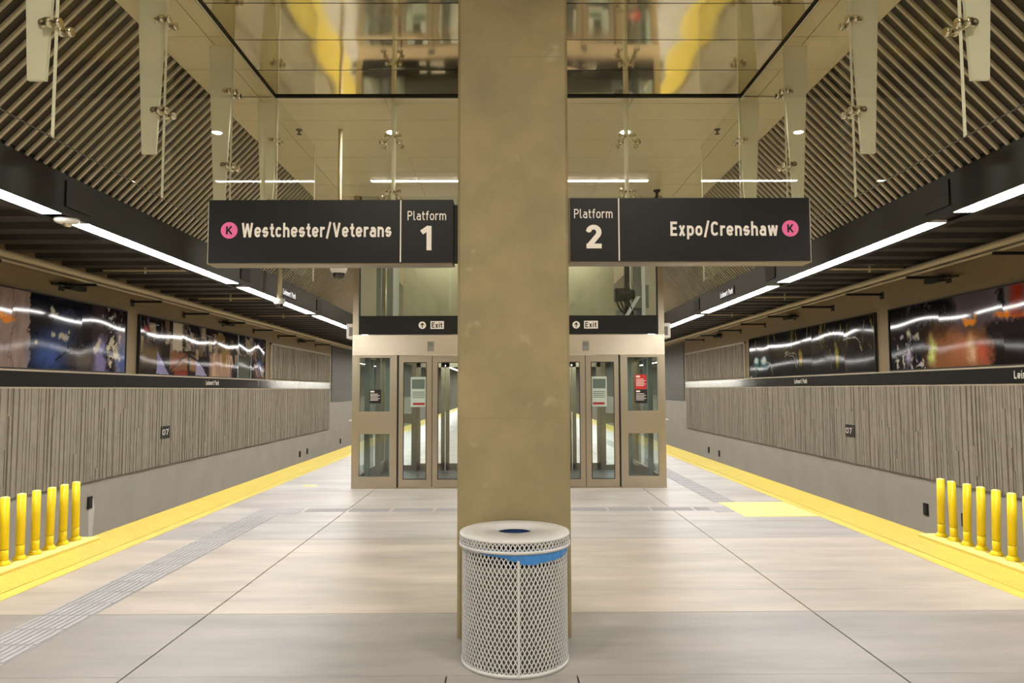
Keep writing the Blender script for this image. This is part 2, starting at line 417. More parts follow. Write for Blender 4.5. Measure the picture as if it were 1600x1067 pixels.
# ---- track walls, trackbeds
def ribbed(mb, sx, y0, y1, z0, z1, xf, seed, mi=0):
    rnd = random.Random(seed); y = y0
    while y < y1 - 0.02:
        wd = rnd.choice((0.034, 0.042, 0.05, 0.06, 0.075)); wd = min(wd, y1 - y)
        d = rnd.choice((0.006, 0.012, 0.018, 0.026))
        if rnd.random() < 0.55:
            zs = z0 + (z1 - z0) * rnd.uniform(0.12, 0.8); d2 = rnd.choice((0.006, 0.012, 0.018, 0.026))
            mb.box(sx * (xf + 0.04), sx * (xf - d), y, y + wd - 0.011, zs, z1, mi)
            mb.box(sx * (xf + 0.04), sx * (xf - d2), y + (0.004 if d2 else 0), y + wd - 0.011, z0, zs, mi)
        else:
            mb.box(sx * (xf + 0.04), sx * (xf - d), y, y + wd - 0.011, z0, z1, mi)
        y += wd
for sx in (-1, 1):
    wl = MB()
    wl.box(sx * XW, sx * (XW + 0.3), Y0, Y1, -1.4, 1.6, 0)
    wl.box(sx * XW, sx * (XW + 0.3), Y0, Y1, 1.6, 4.2, 1)
    # ribbed concrete cladding, lower field
    wl.box(sx * (XW - 0.02), sx * XW, 3.0, 31.70, -0.02, 1.69, 2)
    ribbed(wl, sx, 3.0, 31.70, -0.02, 1.665, XW - 0.045, 11 + sx, 3)
    wl.box(sx * (XW - 0.055), sx * XW, 3.0, 31.70, 1.665, 1.69, 4)
    # upper ribbed field near the far end with its thin frame
    wl.box(sx * (XW - 0.02), sx * XW, 23.78, 31.70, 1.99, 3.13, 2)
    ribbed(wl, sx, 23.85, 31.64, 2.0, 3.10, XW - 0.035, 31 + sx, 3)
    for (a, b, c, d) in ((23.75, 23.81, 1.97, 3.16), (31.66, 31.72, 1.97, 3.16), (23.75, 31.72, 3.10, 3.16)):
        wl.box(sx * (XW - 0.06), sx * XW, a, b, c, d, 4)
    # dark louvred field beyond the cladding
    for k in range(30):
        wl.box(sx * (XW - 0.035), sx * XW, 32.1, Y1, 1.12 + k * 0.085, 1.12 + k * 0.085 + 0.07, 5)
    struct(wl.build('wall_' + WALLSIDE[sx], [MAT['wall'], MAT['wall_up'], MAT['ribgap'], MAT['rib'], MAT['trim'], MAT['louver']]))
    tb = MB(); tb.box(sx * EDGE, sx * (XW + 0.3), Y0, Y1, -1.5, -1.35, 0)
    for rx in (5.45, 6.9): tb.box(sx * rx, sx * (rx + 0.07), Y0, Y1, -1.35, -1.2, 1)
    struct(tb.build('floor', [MAT['track'], MAT['steel2']]))
eb = MB(); eb.box(-XW - 0.3, XW + 0.3, Y0 - 0.3, Y0, -1.5, 5.4); struct(eb.build('wall_back', MAT['wall']))
eb = MB(); eb.box(-XW - 0.3, XW + 0.3, Y1, Y1 + 0.3, -1.5, 5.4); struct(eb.build('wall_front', MAT['wall']))
eb = MB(); eb.box(-2.2, 2.2, 54.6, 54.9, 0.001, 2.30, 0)      # unseen white wall, added for a bright reflection in the name bands
for sx in (-1, 1): eb.box(sx * 2.2, sx * 2.1, 54.9, 62.0, 0.001, 2.30, 0)
struct(eb.build('wall_added', MAT['white']))
t = thing('reflection_lamp', (0, 54.35, 2.45), 'added linear lamp brightening the unseen low white wall beyond the elevator', 'added light')  # lamp added to brighten the unseen wall that the bands mirror
MB().box(-2.1, 2.1, 54.22, 54.38, 2.39, 2.40).build('diffuser', MAT['reflectlamp'], t)
MB().box(-2.15, 2.15, 54.2, 54.4, 2.401, 2.45).build('housing', MAT['white'], t)
for x in (-1.8, 0.0, 1.8): MB().box(x - 0.02, x + 0.02, 54.38, 54.65, 2.31, 2.40).build('arm', MAT['grey'], t)
# ---- ceilings
# beige metal panels outside the glass enclosure
ce = MB()
PYS = [8.04, 8.257, 8.78]
while PYS[-1] < Y1 - 0.8: PYS.append(PYS[-1] + 0.71)
XP = [-3.32, -2.8, -1.4, 0.0, 1.4, 2.8, 3.32]
g = 0.004
for j in range(len(PYS) - 1):
    for i in range(len(XP) - 1):
        gx = g if (j == 0 or abs(XP[i]) > 2 or abs(XP[i + 1]) > 2) else 0.0
        ce.box(XP[i] + gx, XP[i + 1] - gx, PYS[j] + g, PYS[j + 1] - g, ZC, ZC + 0.03)
yy = PYS[2]
while yy > Y0:      # side bands beside the polished field
    yb = yy; ya = yy - 0.71
    for sx in (-1, 1):
        for (p, q) in ((2.64, 2.8), (2.8, 3.32)):
            if yb > 8.1: continue
            ce.box(sx * (p + g), sx * (q - g), ya + g, yb - g, ZC, ZC + 0.03)
    yy -= 0.71
ce.box(-3.4, 3.4, Y0, Y1, ZC + 0.03, ZC + 0.2, 1)
struct(ce.build('ceiling', [MAT['beige'], MAT['slatback']]))
# polished metal field (slightly rippled sheets) with a black edge
def ripple_panel(mb, x0, x1, y0, y1, z, nx, ny, seed):
    rnd = random.Random(seed)
    ph = [rnd.uniform(0, 6.28) for _ in range(6)]
    a = rnd.uniform(0.6, 1.3)
    vv = []
    for j in range(ny + 1):
        for i in range(nx + 1):
            x = x0 + (x1 - x0) * i / nx; y = y0 + (y1 - y0) * j / ny
            e = math.sin(math.pi * i / nx) ** 0.5 * math.sin(math.pi * j / ny) ** 0.5
            h = 0.0016 * a * math.sin(x * 2.6 + ph[0] + 0.8 * y) + 0.0004 * math.sin(x * 6.1 + ph[1] - 2.0 * y) + 0.0012 * math.sin(y * 4.0 + ph[2] + x)
            vv.append((x, y, z - 0.001 + h * e))
    ff = [(j * (nx + 1) + i, j * (nx + 1) + i + 1, (j + 1) * (nx + 1) + i + 1, (j + 1) * (nx + 1) + i) for j in range(ny) for i in range(nx)]
    mb.add(vv, ff, 0, True)
po = MB(); yb = 8.02; sd = 3
while yb > -4:
    ya = yb - 0.655
    ripple_panel(po, -2.594, 2.594, ya + 0.006, yb - 0.006, ZC, 60, 12, sd); sd += 1
    yb = ya
po.box(-2.62, 2.62, yb, 8.04, ZC + 0.02, ZC + 0.03, 1)
for sx in (-1, 1): po.box(sx * 2.595, sx * 2.625, yb, 8.05, ZC - 0.02, ZC + 0.02, 1)
po.box(-2.625, 2.625, 8.02, 8.05, ZC - 0.02, ZC + 0.02, 1)
struct(po.build('ceiling', [MAT['mirror'], MAT['blackedge']]))
# sloping slatted fields between flat ceiling and beam
XB, ZB = 4.41, 3.765
for sx in (-1, 1):
    sl = MB()
    d = Vector((3.32 - XB, 0, ZC - ZB)); d.normalize(); nrm = Vector((-(ZC - ZB), 0, (3.32 - XB))).normalized()
    if nrm.z > 0: nrm = -nrm                    # facing down and inwards
    y = Y0 + 0.05
    while y < Y1 - 0.1:
        a = Vector((XB, y, ZB)); b = Vector((3.32, y, ZC))
        p = [a, b, b - nrm * 0.022, a - nrm * 0.022]
        p = [Vector((sx * q.x, q.y, q.z)) for q in p]
        sl.prism(p, (0, 0.029, 0), 0)
        y += 0.133
    a = Vector((XB, Y0, ZB)) - nrm * 0.04; b = Vector((3.32, Y0, ZC)) - nrm * 0.04
    p = [a, b, b - nrm * 0.05, a - nrm * 0.05]
    sl.prism([Vector((sx * q.x, q.y, q.z)) for q in p], (0, Y1 - Y0, 0), 1)
    struct(sl.build('ceiling', [MAT['slat'], MAT['slatback']]))
    # black beam over the platform edge
    bm_ = MB()
    bm_.box(sx * 4.41, sx * 4.72, Y0, Y1, 3.40, 3.76, 0)
    bm_.box(sx * 4.40, sx * 4.42, Y0, Y1, 3.37, 3.765, 0); bm_.box(sx * 4.63, sx * 4.72, Y0, Y1, 3.37, 3.40, 0)
    bm_.box(sx * 4.42, sx * 4.9, Y0, Y1, 3.76, 5.0, 0)
    struct(bm_.build('trim_%d' % tn, [MAT['beam']])); tn += 1
    # fluted metal deck over the track
    dk = MB(); dk.box(sx * 4.72, sx * XW, Y0, Y1, 3.86, 3.95, 0)
    y = Y0
    while y < Y1 - 0.5:
        dk.prism([(sx * 4.72, y, 3.86), (sx * 4.72, y + 0.04, 3.785), (sx * 4.72, y + 0.32, 3.785), (sx * 4.72, y + 0.36, 3.86)], (sx * (XW - 4.72), 0, 0), 0)
        y += 0.72
    struct(dk.build('ceiling', [MAT['deck']]))

# ================================================================== BLACK NAME BAND ON THE WALLS
for sx in (-1, 1):
    t = thing('name_band', (sx * XW, 16, 1.69), 'black station name band along the %s wall below the art panels' % SIDE[sx], 'sign band', 'wall name bands')
    b = MB(); b.box(sx * (XW - 0.07), sx * XW, 3.0, 31.72, 1.695, 1.935, 0)
    for k in range(7):
        yj = 5.9 + k * 4.2
        if yj < 31: b.box(sx * (XW - 0.0715), sx * (XW - 0.06), yj, yj + 0.012, 1.695, 1.935, 1)
    b.build('face', [MAT['band'], MAT['plate']], t)
    c = MB(); c.box(sx * (XW - 0.075), sx * XW, 3.0, 31.72, 1.937, 1.965, 0); c.build('cap_strip', [MAT['trim']], t)
    ylist = [19.05] if sx < 0 else [19.2, 10.66]
    for yc in ylist:
        h = 0.42
        box = (yc - h, yc + h, 1.765, 1.885) if sx < 0 else (yc + h, yc - h, 1.765, 1.885)
        two_words('lettering', 'Leimert', 'Park', box, ('x', sx * (XW - 0.0735), -sx), MAT['cream'], t, 0.17)

# ================================================================== CONCRETE COLUMN
cb = MB(); hw = 0.375; ch = 0.018; yf, ybk = 4.915, 5.75; cx = 0.02
pl = [(cx - hw + ch, yf), (cx + hw - ch, yf), (cx + hw, yf + ch), (cx + hw, ybk - ch), (cx + hw - ch, ybk), (cx - hw + ch, ybk), (cx - hw, ybk - ch), (cx - hw, yf + ch)]
cb.prism([(x, y, 0.0) for x, y in pl], (0, 0, 4.895), 0)
col = tag(cb.build('concrete_column', MAT['column']), 'square raw concrete column standing behind the mesh trash can', 'column', kind='thing')
b = MB()
rn = random.Random(4)
for zz in (3.90, 1.43): MB().box(cx - hw + 0.03, cx + hw - 0.03, yf - 0.0008, yf + 0.01, zz, zz + 0.005).build('formwork_seam', MAT['formline'], col)

# ================================================================== LINEAR LAMPS ALONG THE BEAMS
seg0 = 7.65; k0 = -3
for sx in (-1, 1):
    idx = 0
    for k in range(-3, 14):
        ya, yb = seg0 + 4.8 * k, seg0 + 4.8 * k + 4.36
        if yb > Y1: continue
        vis = yb > 4.5
        lab = '%s linear lamp of the row under the %s beam, counted from the camera end' % (ORD[idx] if idx else 'first', SIDE[sx])
        t = thing('linear_lamp', (sx * 4.51, (ya + yb) / 2, 3.37), lab, 'ceiling light', 'linear lamps under the beams')
        idx += 1
        b = MB()
        for (p, q) in ((ya + 0.01, (ya + yb) / 2 - 0.004), ((ya + yb) / 2 + 0.004, yb - 0.01)):
            b.box(sx * 4.43, sx * 4.62, p, q, 3.371, 3.38, 0)
        b.build('diffuser', MAT['lamp'], t)
        b = MB()
        b.box(sx * 4.421, sx * 4.629, ya, yb, 3.384, 3.399, 0)
        for yy in (ya, yb - 0.008): b.box(sx * 4.421, sx * 4.629, yy, yy + 0.008, 3.37, 3.384, 0)
        b.build('housing', MAT['white'], t)
    # black speaker plates on the beam face between lamps
    idx = 0
    for yc in (7.43, 12.23, 17.03):
        t = tag(MB().box(sx * 4.385, sx * 4.40, yc - 0.22, yc + 0.22, 3.45, 3.71).build('speaker_plate', MAT['plate']),
                '%s black square plate on the %s beam face from the camera' % (ORD[idx], SIDE[sx]), 'panel', 'plates on the beams')
        idx += 1
    t = thing('beam_name_sign', (sx * 4.39, 14.68, 3.55), 'small white station name lettering on the %s beam' % SIDE[sx], 'sign')
    b = MB(); b.box(sx * 4.385, sx * 4.40, 14.2, 15.16, 3.47, 3.63, 0); b.build('plate', MAT['beam'], t)
    two_words('lettering', 'Leimert', 'Park', ((14.26, 15.1, 3.495, 3.605) if sx < 0 else (15.1, 14.26, 3.495, 3.605)), ('x', sx * 4.383, -sx), MAT['glow'], t, 0.2)
# round white detector between two lamps on the left
t = thing('smoke_detector', (-4.51, 7.43, 3.37), 'round pale detector between two lamps under the Westchester-side beam', 'detector')
MB().lathe([(0.001, 0.0), (0.115, 0.0), (0.118, -0.02), (0.10, -0.038), (0.06, -0.05), (0.001, -0.052)], (-4.51, 7.43, 3.37), 28).build('body', MAT['white'], t)
MB().lathe([(0.045, -0.05), (0.042, -0.065), (0.028, -0.08), (0.001, -0.085)], (-4.50, 7.43, 3.37), 20).build('lens', MAT['chrome'], t)

# ================================================================== CEILING DOWNLIGHTS, CROSS LAMP, SPRINKLERS
DL = [(-1.49, 9.2, 'round bright downlight in the beige ceiling above the Westchester/Veterans sign'), (1.49, 9.2, 'round bright downlight in the beige ceiling above the Expo/Crenshaw sign')]
for yy, nm in ((2.2, 'over the camera'), (-0.6, 'just behind the camera'), (-4.4, 'far behind the camera'), (18.0, 'beyond the elevator'), (25.0, 'near the far end of the hall')):  # unseen downlights, added to brighten the column and upper surfaces
    for x in (-1.49, 1.49): DL.append((x, yy, 'added unseen downlight in the ceiling %s on the %s' % (nm, SD[-1 if x < 0 else 1])))
for (x, yy, lab) in DL:
    zl = ZC - 0.005 if yy < 8 else ZC
    t = thing('downlight', (x, yy, zl), lab, 'ceiling light', 'downlights')
    MB().lathe([(0.055, 0.0), (0.085, -0.004), (0.088, -0.001), (0.088, 0.001)], (x, yy, zl - 0.001), 28).build('ring', MAT['white'], t)
    MB().lathe([(0.0005, -0.003), (0.056, -0.003)], (x, yy, zl), 24, smooth=False).build('lens', MAT['down'], t)
for (xa, xb, sd_) in ((-2.15, -0.62, SD[-1]), (0.66, 2.19, SD[1])):
    t = thing('cross_lamp', ((xa + xb) / 2, 11.37, ZC), 'slim linear lamp across the beige ceiling before the elevator on the %s' % sd_, 'ceiling light', 'cross lamps')
    MB().box(xa, xb, 11.33, 11.41, ZC - 0.012, ZC - 0.008).build('diffuser', MAT['lampx'], t)
    MB().box(xa - 0.01, xb + 0.01, 11.32, 11.42, ZC - 0.008, ZC).build('housing', MAT['white'], t)
for sx in (-1, 1):
    t = thing('sprinkler_head', (sx * 2.64, 9.1, ZC), 'small dark sprinkler head on the ceiling toward the %s' % SD[sx], 'sprinkler', 'sprinkler heads')
    MB().lathe([(0.001, 0), (0.04, 0), (0.035, -0.012), (0.014, -0.018), (0.012, -0.05), (0.001, -0.052)], (sx * 2.64, 9.1, ZC), 14).build('body', MAT['strut'], t)
    MB().lathe([(0.001, -0.06), (0.03, -0.058), (0.03, -0.063), (0.001, -0.064)], (sx * 2.64, 9.1, ZC), 12).build('deflector', MAT['strut'], t)
t = thing('ceiling_rod', (2.45, 11.94, ZC), 'short black rod hanging from the ceiling above the Expo-side sign', 'rod')
MB().tube((2.45, 11.94, ZC), (2.45, 11.94, ZC - 0.45), 0.022).build('stem', MAT['strut'], t)
MB().lathe([(0.001, 0), (0.06, 0), (0.05, -0.03), (0.022, -0.04)], (2.45, 11.94, ZC), 18).build('flange', MAT['strut'], t)

# ================================================================== GLASS ENCLOSURE
ZG = 3.06; TH = 0.015
edges = [1.46, 2.79, 4.12, 5.45, 6.78, 8.09, 9.75]
def pane_side(sx, ya, yb, lab):
    b = MB(); x0, x1 = sx * 2.6, sx * (2.6 + TH); ya += 0.004; yb -= 0.004
    zt = ZC - 0.001 if yb > 8.1 else ZC - 0.03
    xa, xb = min(x0, x1), max(x0, x1)
    vv = [(xa, ya, ZG), (xb, ya, ZG), (xb, yb, ZG), (xa, yb, ZG), (xa, ya, zt), (xb, ya, zt), (xb, yb, zt), (xa, yb, zt)]
    b.add(vv, [(1, 2, 6, 5), (3, 0, 4, 7)], 0); b.add(vv, [(0, 1, 5, 4), (2, 3, 7, 6), (4, 5, 6, 7)], 1); b.add(vv, [(3, 2, 1, 0)], 2)
    tag(b.build('glass_screen', [MAT['glass'], MAT['glassedge'], MAT['glassfoot']]), lab, 'glass pane', 'frameless glass panes')
for sx in (-1, 1):
    for i in range(len(edges) - 1):
        n = len(edges) - 2 - i
        pane_side(sx, edges[i], edges[i + 1], 'clear hanging glass pane on the %s, %s from the elevator' % (SD[sx], ORD[n]))
bx = [-2.59, -1.31, 0.02, 1.34, 2.59]
for i in range(4):
    b = MB(); xa, xb = bx[i] + 0.004, bx[i + 1] - 0.004; ya, yb = 8.08, 8.08 + TH; zt = ZC - 0.03
    vv = [(xa, ya, ZG), (xb, ya, ZG), (xb, yb, ZG), (xa, yb, ZG), (xa, ya, zt), (xb, ya, zt), (xb, yb, zt), (xa, yb, zt)]
    b.add(vv, [(0, 1, 5, 4), (2, 3, 7, 6)], 0); b.add(vv, [(1, 2, 6, 5), (3, 0, 4, 7), (4, 5, 6, 7)], 1); b.add(vv, [(3, 2, 1, 0)], 2)
    tag(b.build('glass_screen', [MAT['glass'], MAT['glassedge'], MAT['glassfoot']]),
        'clear glass pane of the cross wall, %s from the Westchester side' % (ORD[i] if i else 'first'), 'glass pane', 'frameless glass panes')
# glass fins with bolted clamps
def clamp(mb, p, axis, sgn):
    """a point fixing: arm, boss and dished head, along axis"""
    ax = Vector(axis) * sgn; p = Vector(p)
    mb.tube(p, p + ax * 0.055, 0.014, n=12)
    mb.tube(p + ax * 0.055, p + ax * 0.068, 0.030, 0.034, n=16)
    mb.tube(p + ax * 0.068, p + ax * 0.080, 0.034, 0.020, n=16)
    mb.tube(p + ax * 0.080, p + ax * 0.088, 0.015, 0.012, n=10)
def fin_side(sx, y, lab):
    t = thing('glass_fin', (sx * 2.7, y, 3.4), lab, 'glass fin', 'frosted glass fins')
    b = MB(); xi = 2.625; xo_t, xo_b = 2.86, 2.785; zb = 3.41
    p = [(sx * xi, y - 0.0125, ZC - 0.001), (sx * xo_t, y - 0.0125, ZC - 0.001), (sx * xo_b, y - 0.0125, zb), (sx * (xi + 0.055), y - 0.0125, zb), (sx * xi, y - 0.0125, 4.72)]
    b.prism(p, (0, 0.025, 0), 0); b.build('blade', MAT['frost'], t)
    for z in (4.44, 3.73):
        c = MB()
        c.tube((sx * 2.70, y - 0.03, z + 0.015), (sx * 2.70, y + 0.03, z + 0.015), 0.024, n=16)
        for dy in (-0.055, 0.055):
            c.tube((sx * 2.70, y + dy * 0.55, z + 0.015), (sx * 2.635, y + dy, z), 0.013, n=10)
            c.tube((sx * 2.66, y + dy, z), (sx * 2.622, y + dy, z), 0.030, n=18)
            c.tube((sx * 2.622, y + dy, z), (sx * 2.575, y + dy, z - 0.004), 0.012, n=10)
            c.tube((sx * 2.598, y + dy, z - 0.004), (sx * 2.572, y + dy, z - 0.004), 0.031, 0.026, n=18)
        c.build('clamp', MAT['chrome'], t)
for sx in (-1, 1):
    for n, y in enumerate((8.2, 6.85, 5.49, 4.16, 2.83)):
        fin_side(sx, y, 'tapered frosted glass fin on the %s, %s from the elevator' % (SD[sx], ORD[n]))
for n, x in enumerate((-1.31, 1.34)):
    t = thing('glass_fin', (x, 8.2, 3.4), 'thin edge-on glass fin of the cross wall toward the %s' % SD[-1 if x < 0 else 1], 'glass fin', 'frosted glass fins')
    b = MB(); p = [(x - 0.0125, 8.11, ZC - 0.001), (x - 0.0125, 8.34, ZC - 0.001), (x - 0.0125, 8.27, 3.41), (x - 0.0125, 8.17, 3.41), (x - 0.0125, 8.11, 4.72)]
    b.prism(p, (0.025, 0, 0), 0); b.build('blade', MAT['frost'], t)
    for z in (4.37, 3.73):
        c = MB()
        for s in (-1, 1):
            c.tube((x + s * 0.012, 8.16, z + 0.12), (x + s * 0.095, 8.12, z), 0.011, n=10)
            clamp(c, (x + s * 0.095, 8.078, z), (0, 1, 0), -1)
            clamp(c, (x + s * 0.095, 8.10, z), (0, 1, 0), 1)
            clamp(c, (x + s * 0.012, 8.16, z + 0.12), (1, 0, 0), s)
        c.build('clamp', MAT['chrome'], t)

# ================================================================== CAMERAS ON POLES
def dome_camera(x, y, zbot, ztop, rr, pr, lab):
    t = thing('dome_camera', (x, y, zbot), lab, 'security camera')
    MB().tube((x, y, zbot + rr * 1.5), (x, y, ztop), pr, n=16).build('pole', MAT['pipe'], t)
    MB().lathe([(pr, rr * 1.75), (rr * 0.95, rr * 1.7), (rr * 1.0, rr * 1.1), (rr * 0.82, rr * 0.75), (rr * 0.74, rr * 0.70)], (x, y, zbot), 26).build('housing', MAT['white'], t)
    MB().lathe([(rr * 0.74, rr * 0.72), (rr * 0.66, rr * 0.34), (rr * 0.42, rr * 0.08), (0.001, 0)], (x, y, zbot), 24).build('lens_dome', MAT['dome'], t)
dome_camera(-2.12, 9.1, 3.0, ZC, 0.105, 0.024, 'white dome camera on a ceiling pole behind the Westchester-side sign')
MB_ = None
dome_camera(-4.22, 13.5, 3.13, 3.96, 0.105, 0.045, 'pale dome camera on a short pole beside the Westchester-side beam')

# ================================================================== BLADE SIGNS
def blade(sx):
    nm = '1' if sx < 0 else '2'
    lab = ('black hanging sign reading Westchester/Veterans and Platform 1' if sx < 0 else 'black hanging sign reading Expo/Crenshaw and Platform 2')
    z0, z1 = (2.48, 2.915) if sx < 0 else (2.487, 2.925)
    xa, xb = (-2.06, -0.389) if sx < 0 else (0.397, 2.058)
    yf_ = 4.95
    t = thing('platform_sign', ((xa + xb) / 2, yf_ + 0.09, z0), lab, 'sign', 'platform signs')
    b = MB(); b.box(xa, xb, yf_ + 0.012, yf_ + 0.17, z0 - 0.006, z1 + 0.004, 0); b.build('casing', MAT['signframe'], t, bevel=0.006)
    b = MB(); b.box(xa + 0.012, xb - (0.0 if sx < 0 else 0.012), yf_, yf_ + 0.012, z0 + 0.004, z1, 0); b.build('face_panel', MAT['signblack'], t)
    # side plate fixing the sign to the column
    b = MB()
    if sx < 0: b.box(-0.389, -0.355, yf_ + 0.03, yf_ + 0.15, z0 + 0.02, z1 - 0.03, 0)
    else: b.box(0.395, 0.397, yf_ + 0.03, yf_ + 0.15, z0 + 0.02, z1 - 0.03, 0)
    b.build('mount_bracket', MAT['plate'], t)
    P = ('y', yf_ - 0.0015)
    if sx < 0:
        text('destination_lettering', 'Westchester/Veterans', (-1.823, -0.806, 2.658, 2.757), P, MAT['cream'], t, 0.002, 0.185)
        text('platform_lettering', 'Platform', (-0.698, -0.436, 2.774, 2.838), P, MAT['cream'], t, 0.002, 0.125)
        text('platform_number', '1', (-0.612, -0.535, 2.567, 2.734), P, MAT['cream'], t, 0.002, 0.20)
        xd, xk, zk = -0.745, -1.908, 2.706
    else:
        text('destination_lettering', 'Expo/Crenshaw', (1.092, 1.826, 2.663, 2.762), P, MAT['cream'], t, 0.002, 0.185)
        text('platform_lettering', 'Platform', (0.436, 0.698, 2.786, 2.850), P, MAT['cream'], t, 0.002, 0.125)
        text('platform_number', '2', (0.516, 0.622, 2.578, 2.741), P, MAT['cream'], t, 0.002, 0.20)
        xd, xk, zk = 0.741, 1.911, 2.713
    b = MB(); b.box(xd - 0.004, xd + 0.004, yf_ - 0.002, yf_ + 0.002, z0 + 0.006, z1 - 0.002); b.build('divider', MAT['cream'], t)
    b = MB(); b.lathe([(0.0002, -0.002), (0.0565, -0.002), (0.0565, 0.0)], (xk, yf_, zk), 40, 0, 'y', smooth=False)
    d = b.build('line_badge', MAT['pink'], t); d['label'] = 'pink round line badge'
    text('badge_letter', 'K', (xk - 0.021, xk + 0.023, zk - 0.028, zk + 0.028), ('y', yf_ - 0.0035), MAT['signblack'], t, 0.002, 0.17)
blade(-1); blade(1)

# ================================================================== TRASH CAN
cxx, cyy, RC = 0.02, 4.557, 0.318
t = thing('trash_can', (cxx, cyy, 0), 'round pale grey expanded metal trash can in front of the column', 'trash can')
def lattice(name, mat, rad, z0, z1, nx, nz, strand, parent, thick=0.003):
    """expanded metal: every diamond is a frame of four flat strands"""
    m = MB()
    P = lambda i, j: (cxx + rad * math.cos(math.pi * i / nx), cyy + rad * math.sin(math.pi * i / nx), z0 + (z1 - z0) * j / (2 * nz))
    dx, dz = math.pi * rad / nx, (z1 - z0) / (2 * nz)
    k = 1 - strand * math.hypot(dx, dz) / (dx * dz)
    for j in range(-1, 2 * nz):
        for i in range(2 * nx):
            if (i + j) % 2 == 0: continue
            out = [(i, j), (i + 1, j + 1), (i, j + 2), (i - 1, j + 1)]
            inn = [(i + (a - i) * k, (j + 1) + (b - j - 1) * k) for a, b in out]
            cl = lambda q: (q[0], max(0, min(2 * nz, q[1])))
            pts = [P(*cl(q)) for q in out + inn]
            m.add(pts, [(0, 1, 5, 4), (1, 2, 6, 5), (2, 3, 7, 6), (3, 0, 4, 7)])
    o = m.build(name, mat, parent)
    s_ = o.modifiers.new('thickness', 'SOLIDIFY'); s_.thickness = thick; s_.offset = 0
    return o
lattice('mesh_body', MAT['can'], RC, 0.02, 0.69, 76, 14, 0.0031, t, 0.004)
b = MB()
b.lathe([(RC - 0.006, 0.0), (RC + 0.006, 0.0), (RC + 0.006, 0.022), (RC - 0.006, 0.022), (RC - 0.006, 0.0)], (cxx, cyy, 0.002), 64)
b.build('foot_ring', MAT['can'], t); b = MB()
b.lathe([(RC - 0.004, 0.68), (RC + 0.004, 0.68), (RC + 0.004, 0.695), (RC - 0.004, 0.695), (RC - 0.004, 0.68)], (cxx, cyy, 0), 64)
b.build('rim_ring', MAT['can'], t)
b = MB(); b.box(cxx + 0.012, cxx + 0.026, cyy - RC - 0.006, cyy - RC + 0.002, 0.01, 0.69); b.build('seam_bar', MAT['can'], t)
b = MB(); b.lathe([(0.001, 0.01), (RC - 0.01, 0.01), (RC - 0.01, 0.02), (0.001, 0.02)], (cxx, cyy, 0), 48); b.build('base_plate', MAT['liner'], t)
b = MB(); b.lathe([(0.001, 0.03), (0.298, 0.03), (0.303, 0.60), (0.309, 0.60), (0.309, 0.588), (0.301, 0.58)], (cxx, cyy, 0), 56); b.build('inner_liner', MAT['liner'], t)
# lid: flat ring top with a hole, meshed skirt and a solid lower rim
RL = 0.335
b = MB()
b.lathe([(0.108, 0.752), (0.108, 0.768), (RL - 0.012, 0.768), (RL - 0.003, 0.764), (RL, 0.756), (RL, 0.748), (RL - 0.006, 0.748), (RL - 0.008, 0.752), (0.108, 0.752)], (cxx, cyy, 0), 72)
lid = b.build('lid', MAT['can'], t)
lattice('skirt_mesh', MAT['can'], RL - 0.002, 0.705, 0.75, 80, 1, 0.0034, lid)
b = MB(); b.lathe([(RL - 0.005, 0.688), (RL + 0.003, 0.688), (RL + 0.003, 0.706), (RL - 0.005, 0.706), (RL - 0.005, 0.688)], (cxx, cyy, 0), 72); b.build('skirt_rim', MAT['can'], lid)
b = MB(); b.lathe([(0.122, 0.745), (0.112, 0.66), (0.10, 0.56), (0.001, 0.55)], (cxx, cyy, 0), 40); b.build('bag_throat', MAT['dark'], t)
# blue bag: turned over the rim, hanging lower on the right front
b = MB(); n = 160; rows = 7
def hang(a):
    # a measured from the front (towards the camera), + to the right
    k = 0.018
    k += 0.04 * math.exp(-((a - 0.22) / 0.35) ** 2) + 0.035 * math.exp(-((a - 0.85) / 0.5) ** 2)
    if a < -0.55: k *= max(0.0, 1 - (-0.55 - a) / 0.4)
    if a > 1.3: k *= max(0.0, 1 - (a - 1.3) / 0.5)
    return max(0.003, k)
vv = []
for j in range(rows + 1):
    for i in range(n):
        a = -math.pi + 2 * math.pi * i / n; hh = hang(a); s = j / rows
        rr = RC + 0.006 + 0.006 * math.sin(math.pi * s) + 0.0025 * math.sin(a * 31 + 3 * s) * (0.3 + s) + 0.002 * math.sin(a * 57 - 5 * s)
        vv.append((cxx + rr * math.sin(a), cyy - rr * math.cos(a), 0.712 - (hh + 0.018) * s))
b.add(vv, [(j * n + i, j * n + (i + 1) % n, (j + 1) * n + (i + 1) % n, (j + 1) * n + i) for j in range(rows) for i in range(n)], 0, True)
bag = b.build('bin_bag', MAT['blue'], t); bag['label'] = 'blue plastic bag folded over the rim'

